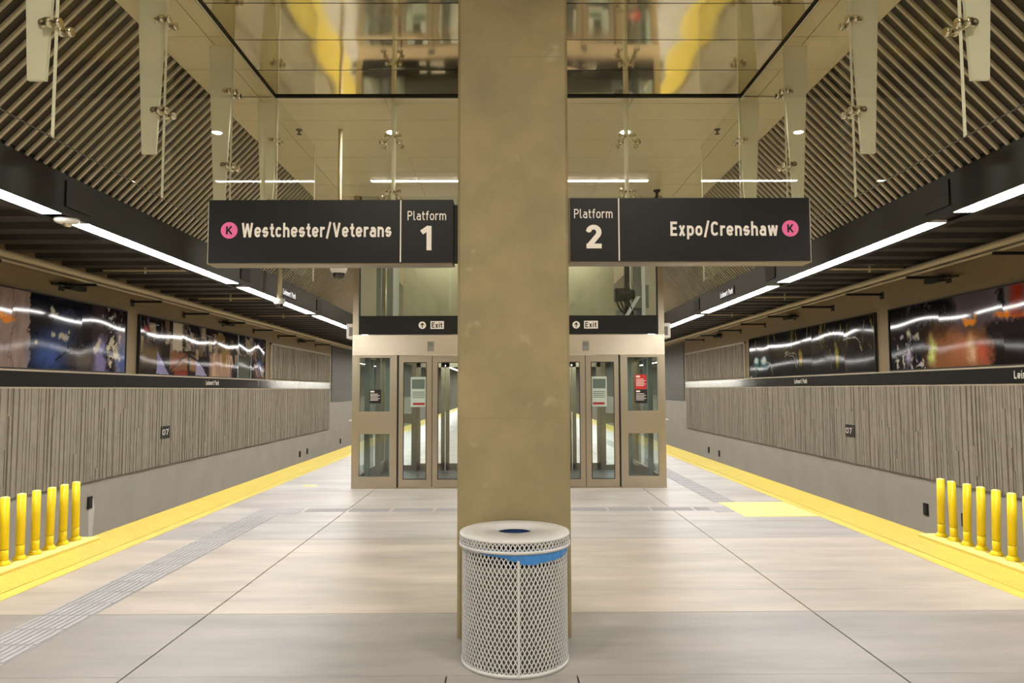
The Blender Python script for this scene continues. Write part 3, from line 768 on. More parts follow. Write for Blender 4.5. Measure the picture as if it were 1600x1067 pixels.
# ================================================================== BOLLARDS
for sx in (-1, 1):
    t = tag(MB().prism([(sx * 4.47, 8.16, 0.003), (sx * 4.50, 8.20, 0.003), (sx * 4.72, 8.20, 0.003), (sx * 4.72, 2.6, 0.003), (sx * 4.47, 2.6, 0.003)], (0, 0, 0.027))
            .build('mounting_strip', MAT['yellow_strip']), 'bright yellow raised strip under the bollards on the %s edge' % SIDE[sx], 'strip', 'bollard strips')
    for k in range(10):
        y = 8.03 - 0.2245 * k
        lean = random.uniform(-0.004, 0.014)
        where = '%s from the elevator' % ORD[k]
        b0 = thing('bollard', (sx * 4.655, y, 0.03), 'slim yellow post on the %s edge, %s' % (SIDE[sx], where), 'bollard', 'yellow edge bollards')
        x = sx * 4.655; xt = x + sx * lean * 1.6
        MB().lathe([(0.001, 0.0), (0.058, 0.0), (0.06, 0.012), (0.048, 0.026), (0.042, 0.04), (0.001, 0.041)], (x, y, 0.03), 20).build('base', MAT['bollard'], b0)
        m = MB()
        m.tube((x, y, 0.07), (x + (xt - x) * 0.18, y, 0.165), 0.0375, n=20)
        m.tube((x + (xt - x) * 0.18, y, 0.17), (xt, y, 0.638), 0.0385, n=20)
        m.build('tube', MAT['bollard'], b0)
        MB().lathe([(0.0385, 0.0), (0.035, 0.008), (0.02, 0.012), (0.001, 0.013)], (xt, y, 0.638), 20).build('cap', MAT['yellow_strip'], b0)

# ================================================================== TACTILE GUIDE PATHS
def bars_x(mb, x0, x1, y0, y1, n, ln=0.29, gap=0.02):
    wdt = (x1 - x0) / n
    y = y0
    while y < y1 - 0.05:
        ye = min(y + ln, y1)
        mb.box(x0, x1, y + 0.002, ye + gap - 0.003, 0.0, 0.003)
        for i in range(n):
            c = x0 + wdt * (i + 0.5)
            mb.box(c - wdt * 0.28, c + wdt * 0.28, y + 0.01, ye, 0.003, 0.008)
        y += ln + gap
def dots(mb, x0, x1, y0, y1, p=0.055):
    mb.box(x0, x1, y0, y1, 0.0, 0.003)
    nx, ny = int((x1 - x0) / p), int((y1 - y0) / p)
    for i in range(nx):
        for j in range(ny):
            c = (x0 + (i + 0.5) * (x1 - x0) / nx, y0 + (j + 0.5) * (y1 - y0) / ny, 0.003)
            mb.lathe([(0.018, 0), (0.012, 0.005), (0.001, 0.005)], c, 8)
m = MB(); bars_x(m, -3.40, -3.02, -2.0, 9.80, 8)
tag(m.build('tactile_path', MAT['tactile']), 'grey ribbed tactile path running along the Westchester-side floor', 'tactile paving', 'tactile paths')
m = MB(); dots(m, -3.40, -2.80, 9.83, 10.27)
tag(m.build('tactile_pad', MAT['tactile']), 'grey dotted tactile pad at the end of the Westchester-side path', 'tactile paving', 'tactile pads')
m = MB(); x = -2.75
while x < 2.7:
    w_ = min(0.55, 2.72 - x); m.box(x, x + w_, 9.98, 10.25, 0.0, 0.003)
    for i in range(5): m.box(x + 0.01, x + w_ - 0.01, 10.0 + i * 0.05, 10.025 + i * 0.05, 0.003, 0.0075)
    x += 0.585
tag(m.build('tactile_path', MAT['tactile']), 'grey tactile strip crossing the floor before the elevator', 'tactile paving', 'tactile paths')
m = MB(); dots(m, 2.74, 2.985, 9.83, 10.27)
tag(m.build('tactile_pad', MAT['tactile']), 'grey dotted tactile pad beside the yellow floor pad', 'tactile paving', 'tactile pads')
m = MB(); bars_x(m, 2.93, 3.25, 10.70, 24.0, 7)
tag(m.build('tactile_path', MAT['tactile']), 'grey ribbed tactile path running past the elevator on the Expo-side floor', 'tactile paving', 'tactile paths')
m = MB(); m.prism([(3.18, 10.67, 0.0), (3.94, 10.67, 0.0), (3.94, 9.47, 0.0), (3.18, 9.47, 0.0)], (0, 0, 0.004)); dots(m, 3.0, 3.94, 9.47, 10.67, 0.062)
tag(m.build('tactile_pad', MAT['yellow_strip']), 'yellow dotted tactile pad beside the Expo-side edge', 'tactile paving', 'tactile pads')
m = MB(); m.box(-3.52, -3.28, 12.62, 12.78, 0.0, 0.002)  # thin yellow rectangle lying on the floor
tag(m.build('floor_mark', MAT['yellow_strip']), 'small yellow mark on the floor left of the elevator', 'floor mark')

# ================================================================== ELEVATOR
YE = 12.28
el = thing('elevator', (0, YE, 0), 'stainless steel and glass twin elevator behind the column', 'elevator')
XE = 2.605; EXC = 0.0
fr = MB()
for sx in (-1, 1):
    o_, i_ = 2.608, 1.862
    a, b2 = 2.507, 1.958
    for (p, q, z0, z1) in ((o_, a, 0, 2.2), (b2, i_, 0, 2.2), (a, b2, 0, 0.168), (a, b2, 0.917, 1.244), (a, b2, 2.183, 2.2)):
        fr.box(sx * p, sx * q, YE, YE + 0.10, z0, z1, 0)
    fr.box(sx * 2.608, sx * 2.508, YE, YE + 0.1, 2.54, ZC - 0.002, 0)
    fr.box(sx * 2.608, sx * 2.54, YE + 0.1, YE + 0.16, 0, ZC - 0.002, 0)
fr.box(-0.72, 0.72, YE + 0.02, YE + 0.10, 0, 2.2, 0)
for yy in (14.9,):
    for sx in (-1, 1):
        fr.box(sx * 2.608, sx * 2.5, yy, yy + 0.1, 0, ZC - 0.002, 0)
        fr.box(sx * 1.958, sx * 1.862, yy, yy + 0.1, 0, 2.2, 0)
        for z0, z1 in ((0, 0.12), (0.95, 1.15)): fr.box(sx * 2.5, sx * 1.958, yy, yy + 0.1, z0, z1, 0)
    fr.box(-2.5, 2.5, yy, yy + 0.1, 2.2, 2.5, 0)
    fr.box(-0.72, 0.72, yy, yy + 0.1, 0, 2.2, 0)
for sx in (-1, 1):
    fr.box(sx * 2.608, sx * 2.56, YE + 0.16, 14.9, 0, 0.17, 0); fr.box(sx * 2.608, sx * 2.56, YE + 0.16, 14.9, 2.2, 2.5, 0)
    fr.box(sx * 2.608, sx * 2.56, YE + 0.16, 14.9, 0.95, 1.2, 0)
fr.build('frame', MAT['steel'], el)
b = MB(); b.box(-2.608, 2.608, YE - 0.004, YE + 0.10, 2.203, 2.54, 0); b.build('header', MAT['header'], el)
b = MB(); b.box(-2.606, 2.606, YE - 0.02, YE + 0.12, 0.001, 0.012, 0); b.build('sill', MAT['steel2'], el)
for sx in (-1, 1):
    for (z0, z1) in ((0.168, 0.917), (1.244, 2.183)):
        wnd = MB()
        x0, x1 = sorted((sx * 2.507, sx * 1.958))
        for (p, q, c, d) in ((x0, x0 + 0.022, z0, z1), (x1 - 0.022, x1, z0, z1), (x0 + .022, x1 - .022, z0, z0 + 0.022), (x0 + .022, x1 - .022, z1 - 0.022, z1)):
            wnd.box(p, q, YE + 0.012, YE + 0.06, c, d, 0)
        wf = wnd.build('window', MAT['steel2'], el)
        g_ = MB(); g_.box(x0 + 0.022, x1 - 0.022, YE + 0.045, YE + 0.053, z0 + 0.022, z1 - 0.022); g_.build('pane', MAT['liftglass'], wf)
    # two sliding leaves per doorway
    for (xa, xb, ga, gb, dy) in ((1.835, 1.286, 1.760, 1.373, 0.03), (1.275, 0.725, 1.188, 0.80, 0.03)):
        d_ = MB(); z0, z1 = 0.015, 2.197; gz0, gz1 = 0.142, 2.085
        for (p, q, c, d) in ((xa, ga, z0, z1), (gb, xb, z0, z1), (ga, gb, z0, gz0), (ga, gb, gz1, z1)):
            d_.box(sx * p, sx * q, YE + dy, YE + dy + 0.04, c, d, 0)
        dd = d_.build('door', MAT['steel'], el)
        g_ = MB(); g_.box(sx * (ga - 0.002), sx * (gb + 0.002), YE + dy + 0.014, YE + dy + 0.022, gz0 + 0.002, gz1 - 0.002); g_.build('pane', MAT['liftglass'], dd)
        gk = MB()
        for (p, q, c, d) in ((ga, ga - 0.012, gz0, gz1), (gb + 0.012, gb, gz0, gz1), (ga, gb, gz0, gz0 + 0.012), (ga, gb, gz1 - 0.012, gz1)):
            gk.box(sx * p, sx * q, YE + dy - 0.001, YE + dy + 0.012, c, d)
        gk.build('gasket', MAT['rubber'], dd)
        if ga > 1.7:
            nb = MB(); xn0, xn1 = sx * 1.64, sx * 1.386
            nb.box(xn0, xn1, YE + dy + 0.024, YE + dy + 0.026, 1.34, 1.84, 0)
            nb.box(xn0 - sx * 0.02, xn1 + sx * 0.02, YE + dy + 0.0235, YE + dy + 0.024, 1.64, 1.80, 1)
            for k in range(4): nb.box(xn0 - sx * 0.03, xn1 + sx * 0.02, YE + dy + 0.0232, YE + dy + 0.024, 1.49 + k * 0.03, 1.503 + k * 0.03, 1)
            nb.box(xn0 - sx * 0.04, xn1 + sx * 0.02, YE + dy + 0.0232, YE + dy + 0.024, 1.37, 1.41, 2)
            nn = nb.build('notice', [MAT['white'], MAT['cabdark'], MAT['red']], dd); nn['label'] = 'white notice with red stripe'
    gp = MB(); gp.box(sx * 1.862, sx * 1.836, YE + 0.03, YE + 0.09, 0.01, 2.2); gp.build('door_jamb', MAT['rubber'], el)
    gp = MB(); gp.box(sx * 1.2865, sx * 1.2745, YE + 0.034, YE + 0.06, 0.016, 2.196); gp.build('meeting_seal', MAT['rubber'], el)
    pl_ = MB(); xi_ = -1.303 if sx < 0 else 1.285
    pl_.box(xi_ - 0.055, xi_ + 0.055, YE - 0.010, YE - 0.004, 2.27, 2.43, 0); ip = pl_.build('indicator', MAT['grey'], el)
    pl_ = MB(); pl_.box(xi_ - 0.04, xi_ + 0.04, YE - 0.012, YE - 0.010, 2.35, 2.41); pl_.build('display', MAT['screen'], ip)
    # side glazing and rear glazing
    g_ = MB(); g_.box(sx * 2.580, sx * 2.588, YE + 0.16, 14.9, 0.17, 0.95); g_.box(sx * 2.580, sx * 2.588, YE + 0.16, 14.9, 1.2, 2.2)
    g_.box(sx * 2.580, sx * 2.588, YE + 0.16, 14.9, 2.5, ZC - 0.002); g_.build('side_glazing', MAT['liftglass'], el)
    g_ = MB()
    g_.box(sx * 2.5, sx * 1.958, 14.94, 14.948, 0.12, 0.95); g_.box(sx * 2.5, sx * 1.958, 14.94, 14.948, 1.15, 2.2); g_.build('rear_glazing', MAT['liftglass'], el)
    # rear doors of the landing beyond
    rd = MB()
    for (xa, xb) in ((1.862, 1.286), (1.275, 0.72)):
        for (p, q, c, d) in ((xa, xa - 0.08, 0, 2.2), (xb + 0.08, xb, 0, 2.2), (xa, xb, 0, 0.15), (xa, xb, 2.08, 2.2)):
            rd.box(sx * p, sx * q, 14.93, 14.97, c, d)
    rd.build('rear_door', MAT['steel2'], el)
    # car: floor, roof with a lamp, rear posts
    cf = MB(); cf.box(sx * 0.62, sx * 2.45, YE + 0.14, 14.85, 0.0, 0.02); cf.build('car_floor', MAT['cabfloor'], el)
    cr = MB(); cr.box(sx * 0.62, sx * 2.45, YE + 0.20, 14.85, 2.42, 2.56); cr.build('car_roof', MAT['cabdark'], el)
    cl = MB(); cl.box(sx * 0.9, sx * 1.8, 13.2, 14.2, 2.405, 2.418); cl.build('car_lamp', MAT['cablamp'], el)
    cp = MB()
    for (px, py) in ((2.42, 12.6), (2.42, 14.7), (0.66, 12.6), (0.66, 14.7), (1.93, 12.75)):
        MB().box(sx * (px - 0.04), sx * (px + 0.04), py, py + 0.1, 0.02, 2.42).build('car_post', MAT['cabdark'], el)
    cp.box(sx * 2.44, sx * 2.46, 12.6, 14.8, 0.02, 0.25); cp.box(sx * 2.40, sx * 2.46, 12.7, 14.8, 0.88, 0.93)
    cp.build('car_handrail', MAT['steel2'], el)
    cw = MB(); cw.box(sx * 0.60, sx * 0.64, 12.6, 14.8, 0.02, 2.42); cw.build('car_wall', MAT['cabdark'], el)
g_ = MB(); g_.box(-2.505, 2.505, YE + 0.05, YE + 0.06, 2.862, ZC - 0.002); g_.build('transom_glass', MAT['liftglass'], el)
b = MB()
for x in (-2.508, 2.496): MB().box(x, x + 0.012, YE + 0.03, YE + 0.09, 2.54, ZC - 0.002).build('transom_gasket', MAT['rubber'], el)
b = MB()
for x0, x1 in ((-1.815, -0.905), (-0.895, 0.0), (0.005, 0.905), (0.915, 1.815)):
    ripple_panel(b, x0, x1, 0, 1, 0, 2, 2, 1) if False else None
    n = 14; vv = []
    for j in range(2):
        for i in range(n + 1):
            x = x0 + (x1 - x0) * i / n
            vv.append((x, 12.62 + 0.004 * math.sin(x * 3.1 + 0.7), 2.60 + j * 1.9))
    b.add(vv, [(i, i + 1, n + 2 + i, n + 1 + i) for i in range(n)], 0, True)
b.box(-1.82, 1.82, 12.63, 12.66, 2.58, 4.5, 0)
b.build('machine_cover', MAT['steel2'], el)
# rails and machinery seen through the transom
b = MB()
for (p, q, c, d, z, mm) in ((-2.30, -2.22, 12.75, 12.85, 0.0, 'grey'), (-2.14, -2.02, 12.9, 13.0, 2.6, 'grey'), (-2.02, -1.92, 12.8, 12.84, 2.6, 'white'),
                           (2.05, 2.13, 12.85, 12.95, 2.6, 'strut'), (2.2, 2.42, 12.95, 13.05, 2.6, 'grey'), (2.3, 2.36, 12.6, 12.66, 2.6, 'white')):
    MB().box(p, q, c, d, z, 4.88).build('guide_rail', MAT[mm], el)
b = MB()
b.box(1.84, 2.10, 12.58, 12.78, 3.15, 3.36, 0); b.tube((1.9, 12.57, 3.25), (2.16, 12.57, 3.25), 0.08, mi=0)
b.box(1.86, 2.2, 12.6, 12.75, 2.90, 2.98, 1)
b.prism([(1.98, 12.56, 2.86), (2.05, 12.56, 2.86), (2.27, 12.56, 3.22), (2.20, 12.56, 3.22)], (0, 0.04, 0), 2)
for k in range(4):
    pts = [(1.86 + 0.07 * k, 12.6, 3.14), (1.9 + 0.07 * k, 12.57, 3.02), (2.02 + 0.04 * k, 12.6, 2.9)]
    for a_, b_ in zip(pts, pts[1:]): b.tube(a_, b_, 0.018, n=8, mi=0)
b.box(2.14, 2.42, 12.62, 12.72, 3.02, 3.42, 1)
b.build('door_machinery', [MAT['strut'], MAT['grey'], MAT['white']], el)
# exit sign over the doors
t = thing('exit_sign', (0, YE - 0.01, 2.55), 'long black sign with two Exit marks above the elevator doors', 'sign')
b = MB(); b.box(-2.50, 2.485, YE - 0.03, YE - 0.006, 2.548, 2.858, 0); b.build('face_panel', MAT['signblack'], t)
for sx in (-1, 1):
    xa = -1.442 if sx < 0 else 1.128
    x0, x1 = (-1.305, -1.082) if sx < 0 else (1.26, 1.492)
    b = MB(); b.lathe([(0.0002, -0.002), (0.062, -0.002), (0.062, 0)], (xa, YE - 0.03, 2.70), 32, 0, 'y', smooth=False); b.build('arrow_disc', MAT['cream'], t)
    b = MB(); yv = YE - 0.034
    b.box(xa - 0.008, xa + 0.008, yv, yv + 0.002, 2.66, 2.73)
    b.prism([(xa, yv, 2.745), (xa - 0.036, yv, 2.705), (xa - 0.024, yv, 2.697), (xa, yv, 2.722), (xa + 0.024, yv, 2.697), (xa + 0.036, yv, 2.705)], (0, 0.002, 0))
    b.build('arrow', MAT['signblack'], t)
    b = MB(); b.box(x0, x1, YE - 0.032, YE - 0.03, 2.638, 2.768); b.build('exit_plate', MAT['cream'], t)
    text('exit_lettering', 'Exit', (x0 + 0.02, x1 - 0.02, 2.658, 2.748), ('y', YE - 0.0335), MAT['signblack'], t, 0.002, 0.17)
# stickers on the side windows
def sticker(name, x0, x1, z0, z1, mat, rows, lab, head=True):
    t = tag(MB().box(x0, x1, YE + 0.040, YE + 0.0445, z0, z1).build(name, mat), lab, 'notice', 'window stickers')
    b = MB(); w_ = x1 - x0
    if head: b.box(x0 + w_ * 0.08, x0 + w_ * 0.42, YE + 0.0385, YE + 0.040, z1 - (z1 - z0) * 0.2, z1 - (z1 - z0) * 0.08)
    for k in range(rows):
        zz = z1 - (z1 - z0) * (0.34 + 0.55 * k / rows)
        b.box(x0 + w_ * 0.08, x0 + w_ * (0.9 if k % 2 else 0.75), YE + 0.0385, YE + 0.040, zz, zz + (z1 - z0) * 0.045)
    b.build('lettering', MAT['cream'], t)
sticker('window_notice', -2.325, -2.135, 1.40, 1.63, MAT['plate'], 5, 'black notice on the upper side window at the Westchester-side end of the elevator')
sticker('window_notice', 2.11, 2.312, 1.39, 1.622, MAT['plate'], 5, 'black notice below the red one on the elevator side window')
sticker('window_notice', 2.114, 2.303, 1.625, 1.87, MAT['red'], 5, 'red notice on the elevator side window near the Expo side')
# displays and small white boxes on the elevator sides
for sx in (-1, 1):
    t = thing('wall_monitor', (sx * 2.67, YE + 0.12, 2.49), 'white cased monitor on the elevator flank facing the %s' % SD[sx], 'monitor', 'side monitors')
    b = MB(); b.box(sx * 2.609, sx * 2.735, YE + 0.1, YE + 0.75, 2.49, 2.74); b.build('casing', MAT['white'], t, bevel=0.008)
    b = MB(); b.box(sx * 2.63, sx * 2.69, YE + 0.097, YE + 0.1, 2.53, 2.68); b.build('end_panel', MAT['screen'], t)
    b = MB(); b.box(sx * 2.735, sx * 2.738, YE + 0.15, YE + 0.70, 2.53, 2.70); b.build('screen', MAT['screen'], t)
    t = thing('call_box', (sx * 2.65, YE + 0.2, 1.08), 'small white ledge on the elevator flank facing the %s' % SD[sx], 'ledge', 'side ledges')
    b = MB(); b.box(sx * 2.609, sx * 2.68, YE + 0.12, YE + 0.42, 1.105, 1.125); b.build('shelf', MAT['white'], t)
    b = MB(); b.box(sx * 2.609, sx * 2.65, YE + 0.18, YE + 0.36, 1.06, 1.105); b.build('support', MAT['white'], t)

# ================================================================== PIPES ALONG THE WALLS
for sx in (-1, 1):
    zp = 3.585 if sx < 0 else 3.70
    xp = 7.2 if sx < 0 else 7.06
    tag(MB().tube((sx * xp, Y0, zp), (sx * xp, Y1, zp), 0.055, n=16).build('wall_pipe', MAT['pipe']),
        'thick beige pipe running high along the %s wall' % SIDE[sx], 'pipe', 'wall pipes')
    tag(MB().tube((sx * (xp - 0.01), Y0, zp - 0.095), (sx * (xp - 0.01), Y1, zp - 0.095), 0.024, n=12).build('wall_conduit', MAT['trim']),
        'thin pale conduit just below the thick pipe on the %s wall' % SIDE[sx], 'pipe', 'wall conduits')
    ys_ = [10.4 + 2.3 * k for k in range(9)] if sx > 0 else [10.2 + 2.4 * k for k in range(9)]
    for k, y in enumerate(ys_):
        t = thing('pipe_bracket', (sx * XW, y, zp - 0.15), 'dark bracket under the %s wall pipe, %s from the camera end' % (SIDE[sx], ORD[k] if k else 'first'), 'bracket', 'pipe brackets')
        b = MB(); b.box(sx * (xp - 0.1), sx * XW, y, y + 0.05, zp - 0.165, zp - 0.122); b.build('strut', MAT['strut'], t)
        b = MB(); b.box(sx * (XW - 0.012), sx * XW, y - 0.05, y + 0.1, zp - 0.24, zp - 0.10)
        if k % 3 == 1:
            b.box(sx * (XW - 0.14), sx * (XW - 0.01), y + 0.1, y + 0.55, zp - 0.19, zp - 0.10)
            b.tube((sx * (XW - 0.07), y - 0.35, zp - 0.17), (sx * (XW - 0.07), y + 0.1, zp - 0.15), 0.02, n=8)
        b.build('wall_plate', MAT['strut'], t)
    for k, y in enumerate((12.9, 16.9, 20.9)):
        t = thing('branch_pipe', (sx * 6, y, 3.74), 'pale branch pipe across the %s track ceiling, %s from the camera' % (SIDE[sx], ORD[k]), 'pipe', 'branch pipes')
        MB().tube((sx * 4.73, y, 3.74), (sx * (xp - 0.06), y, 3.74), 0.022, n=10).build('run', MAT['pipe'], t)
        MB().tube((sx * 6.4, y, 3.86), (sx * 6.4, y, 3.68), 0.02, n=8).build('drop', MAT['pipe'], t)

# ================================================================== WALL MARKERS AND RECESSED BOXES
for sx in (-1, 1):
    yc = 16.5; z0 = 0.55 if sx > 0 else 0.57; X_ = sx * (XW - 0.085)
    t = thing('track_marker', (X_, yc, z0), 'black 07 marker plate on the ribbed %s wall' % SIDE[sx], 'sign', 'track markers')
    b = MB(); b.box(X_, sx * (XW - 0.06), yc - 0.2, yc + 0.2, z0, z0 + 0.27, 0); b.build('plate', MAT['plate'], t)
    b = MB(); X2 = X_ - sx * 0.001
    b.box(X2, X_, yc - 0.205, yc - 0.19, z0 - 0.01, z0 + 0.28); b.box(X2, X_, yc + 0.19, yc + 0.205, z0 - 0.01, z0 + 0.28); b.build('edge_trim', MAT['grey'], t)
    bx_ = (yc - 0.17, yc + 0.115, z0 + 0.075, z0 + 0.20) if sx < 0 else (yc + 0.17, yc - 0.115, z0 + 0.075, z0 + 0.20)
    text('number', '07', bx_, ('x', X_ - sx * 0.002, -sx), MAT['cream'], t, 0.002, 0.14)
    bx_ = (yc + 0.13, yc + 0.155, z0 + 0.17, z0 + 0.22) if sx < 0 else (yc - 0.13, yc - 0.155, z0 + 0.17, z0 + 0.22)
    text('tick', "'", bx_, ('x', X_ - sx * 0.002, -sx), MAT['cream'], t, 0.002, 0.12)
boxes = [(-1, 13.70, -0.42, 'with a white lime stain below, beside the Westchester-side bollards'), (-1, 12.55, -0.60, 'seen between the Westchester-side bollards'),
         (-1, 27.4, -0.72, 'first of a pair low on the far Westchester-side wall'), (-1, 28.4, -0.70, 'second of a pair low on the far Westchester-side wall'),
         (-1, 34.0, -0.70, 'low on the Westchester-side wall beyond the cladding'),
         (1, 13.7, -0.60, 'alone beside the Expo-side bollards'), (1, 12.55, -0.60, 'seen between the Expo-side bollards'),
         (1, 27.0, -0.72, 'first of a pair low on the far Expo-side wall'), (1, 28.4, -0.70, 'second of a pair low on the far Expo-side wall')]
for (sx, y, z, w_) in boxes:
    t = thing('junction_box', (sx * XW, y, z), 'small black wall box ' + w_, 'wall box', 'low wall boxes')
    b = MB(); b.box(sx * (XW - 0.03), sx * XW, y - 0.07, y + 0.07, z - 0.11, z + 0.11); b.build('body', MAT['plate'], t, bevel=0.006)
    b = MB(); b.box(sx * (XW - 0.036), sx * (XW - 0.03), y - 0.045, y + 0.045, z - 0.08, z + 0.08); b.build('cover', MAT['strut'], t)
# ================================================================== ART PANELS
def vnoise(u, v, seed):
    rs = np.random.RandomState(seed); T = rs.rand(64, 64)
    iu, iv = np.floor(u).astype(int), np.floor(v).astype(int); fu, fv = u - iu, v - iv
    fu = fu * fu * (3 - 2 * fu); fv = fv * fv * (3 - 2 * fv)
    g = lambda a, b: T[a % 64, b % 64]
    return (g(iu, iv) * (1 - fu) + g(iu + 1, iv) * fu) * (1 - fv) + (g(iu, iv + 1) * (1 - fu) + g(iu + 1, iv + 1) * fu) * fv
def fbm(u, v, seed): return vnoise(u, v, seed) * 0.5 + vnoise(u * 2.1, v * 2.1, seed + 1) * 0.3 + vnoise(u * 4.3, v * 4.3, seed + 2) * 0.2
class Paint:
    def __init__(s, U, V, base, warp=0.0):
        s.U = U + warp * (fbm(U * 5, V * 5, 71) - 0.5) + warp * 0.5 * (fbm(U * 17, V * 17, 75) - 0.5); s.V = V + warp * (fbm(U * 5, V * 5, 81) - 0.5) + warp * 0.5 * (fbm(U * 17, V * 17, 85) - 0.5); s.c = np.ones(U.shape + (3,)) * np.array(base, float)
    def put(s, mask, rgb): 
        m = np.clip(mask, 0, 1)[..., None]; s.c = s.c * (1 - m) + np.array(rgb, float) * m
    def rect(s, u0, u1, v0, v1, rgb, soft=0.02, a=1.0):
        v0 = -1 if v0 <= 0 else v0; v1 = 3 if v1 >= 1.25 else v1
        k = lambda d: np.clip(d / soft + 0.5, 0, 1)
        s.put(a * k(s.U - u0) * k(u1 - s.U) * k(s.V - v0) * k(v1 - s.V), rgb)
    def blob(s, u, v, ru, rv, rgb, hard=3.0, a=1.0):
        d = np.sqrt(((s.U - u) / ru) ** 2 + ((s.V - v) / rv) ** 2); s.put(a * np.clip((1 - d) * hard, 0, 1), rgb)
    def tri(s, pts, rgb):
        m = np.ones(s.U.shape, bool)
        sg = np.sign((pts[1][0] - pts[0][0]) * (pts[2][1] - pts[0][1]) - (pts[1][1] - pts[0][1]) * (pts[2][0] - pts[0][0]))
        for k in range(3):
            a, b = pts[k], pts[(k + 1) % 3]
            m &= sg * ((b[0] - a[0]) * (s.V - a[1]) - (b[1] - a[1]) * (s.U - a[0])) > 0
        s.put(m.astype(float), rgb)
    def line(s, u0, v0, u1, v1, wd, rgb, a=1.0):
        du, dv = u1 - u0, v1 - v0; L2 = du * du + dv * dv
        t = np.clip(((s.U - u0) * du + (s.V - v0) * dv) / L2, 0, 1)
        d = np.hypot(s.U - u0 - t * du, s.V - v0 - t * dv); s.put(a * np.clip((wd - d) / 0.012 + 0.5, 0, 1), rgb)
    def speck(s, u0, u1, v0, v1, rgb, sc_, th, seed, sv=1.0):
        n = fbm(s.U * sc_, s.V * sc_ * sv, seed); m = np.clip((n - th) * 14, 0, 1)
        m *= (s.U > u0) * (s.U < u1) * (s.V > v0) * (s.V < v1); s.put(m, rgb)
def art_blossom(U, V):      # u = metres along the wall from 9.0, v = height
    p = Paint(U, V, (150, 128, 118), 0.22); u0 = 2.75
    p.c += ((fbm(U * 9, V * 3, 5) - 0.5) * 40)[..., None]
    p.rect(2.33, 2.36, 0, 1.3, (120, 98, 90)); p.blob(1.9, 0.78, 0.55, 0.10, (240, 140, 40), 4); p.blob(1.95, 0.79, 0.3, 0.05, (255, 190, 80), 2)
    p.rect(u0, 6, 0, 1.3, (26, 25, 32), 0.01)
    p.blob(u0 + 0.55, 0.25, 0.75, 0.5, (66, 88, 150), 1.2); p.blob(u0 + 0.9, 0.6, 0.6, 0.5, (60, 72, 108), 1.0)
    p.blob(u0 + 1.5, 0.2, 0.6, 0.35, (104, 92, 84), 1.4); p.blob(u0 + 1.1, 0.95, 0.9, 0.12, (48, 56, 84), 1.0)
    p.rect(u0 + 1.85, u0 + 2.25, 0, 0.75, (128, 122, 164), 0.15); p.rect(u0 + 1.75, u0 + 2.2, 0.6, 1.3, (62, 48, 52), 0.2)
    p.rect(u0 + 2.28, 6, 0, 1.3, (34, 26, 30), 0.06); p.rect(u0 + 2.6, 6, 0, 0.95, (146, 138, 160), 0.2); p.blob(u0 + 2.85, 0.2, 0.25, 0.4, (84, 98, 150), 1.5)
    for (a, b, c) in ((0.58, 0.98, 0.12), (0.68, 0.96, 0.08), (0.22, 0.45, 0.07), (1.95, 0.4, 0.13), (2.0, 0.5, 0.1), (0.6, 0.6, 0.09), (0.85, 0.55, 0.12), (1.0, 0.6, 0.08), (2.1, 1.02, 0.05)):
        p.blob(u0 + a, b, c * 1.1, c * 0.75, (205, 196, 172), 2.5, 0.9)
    p.speck(u0 + 2.3, u0 + 2.75, 0, 0.9, (214, 200, 172), 6, 0.52, 21); p.speck(u0 + 2.2, u0 + 3.2, 0.85, 1.3, (200, 192, 178), 8, 0.58, 23)
    p.line(u0 + 0.7, 0.15, u0 + 1.2, 0.42, 0.018, (24, 20, 24)); p.line(u0 + 1.2, 0.42, u0 + 1.7, 0.5, 0.014, (24, 20, 24)); p.line(u0 + 0.85, 0.2, u0 + 1.25, 0.62, 0.012, (28, 24, 28))
    return p.c
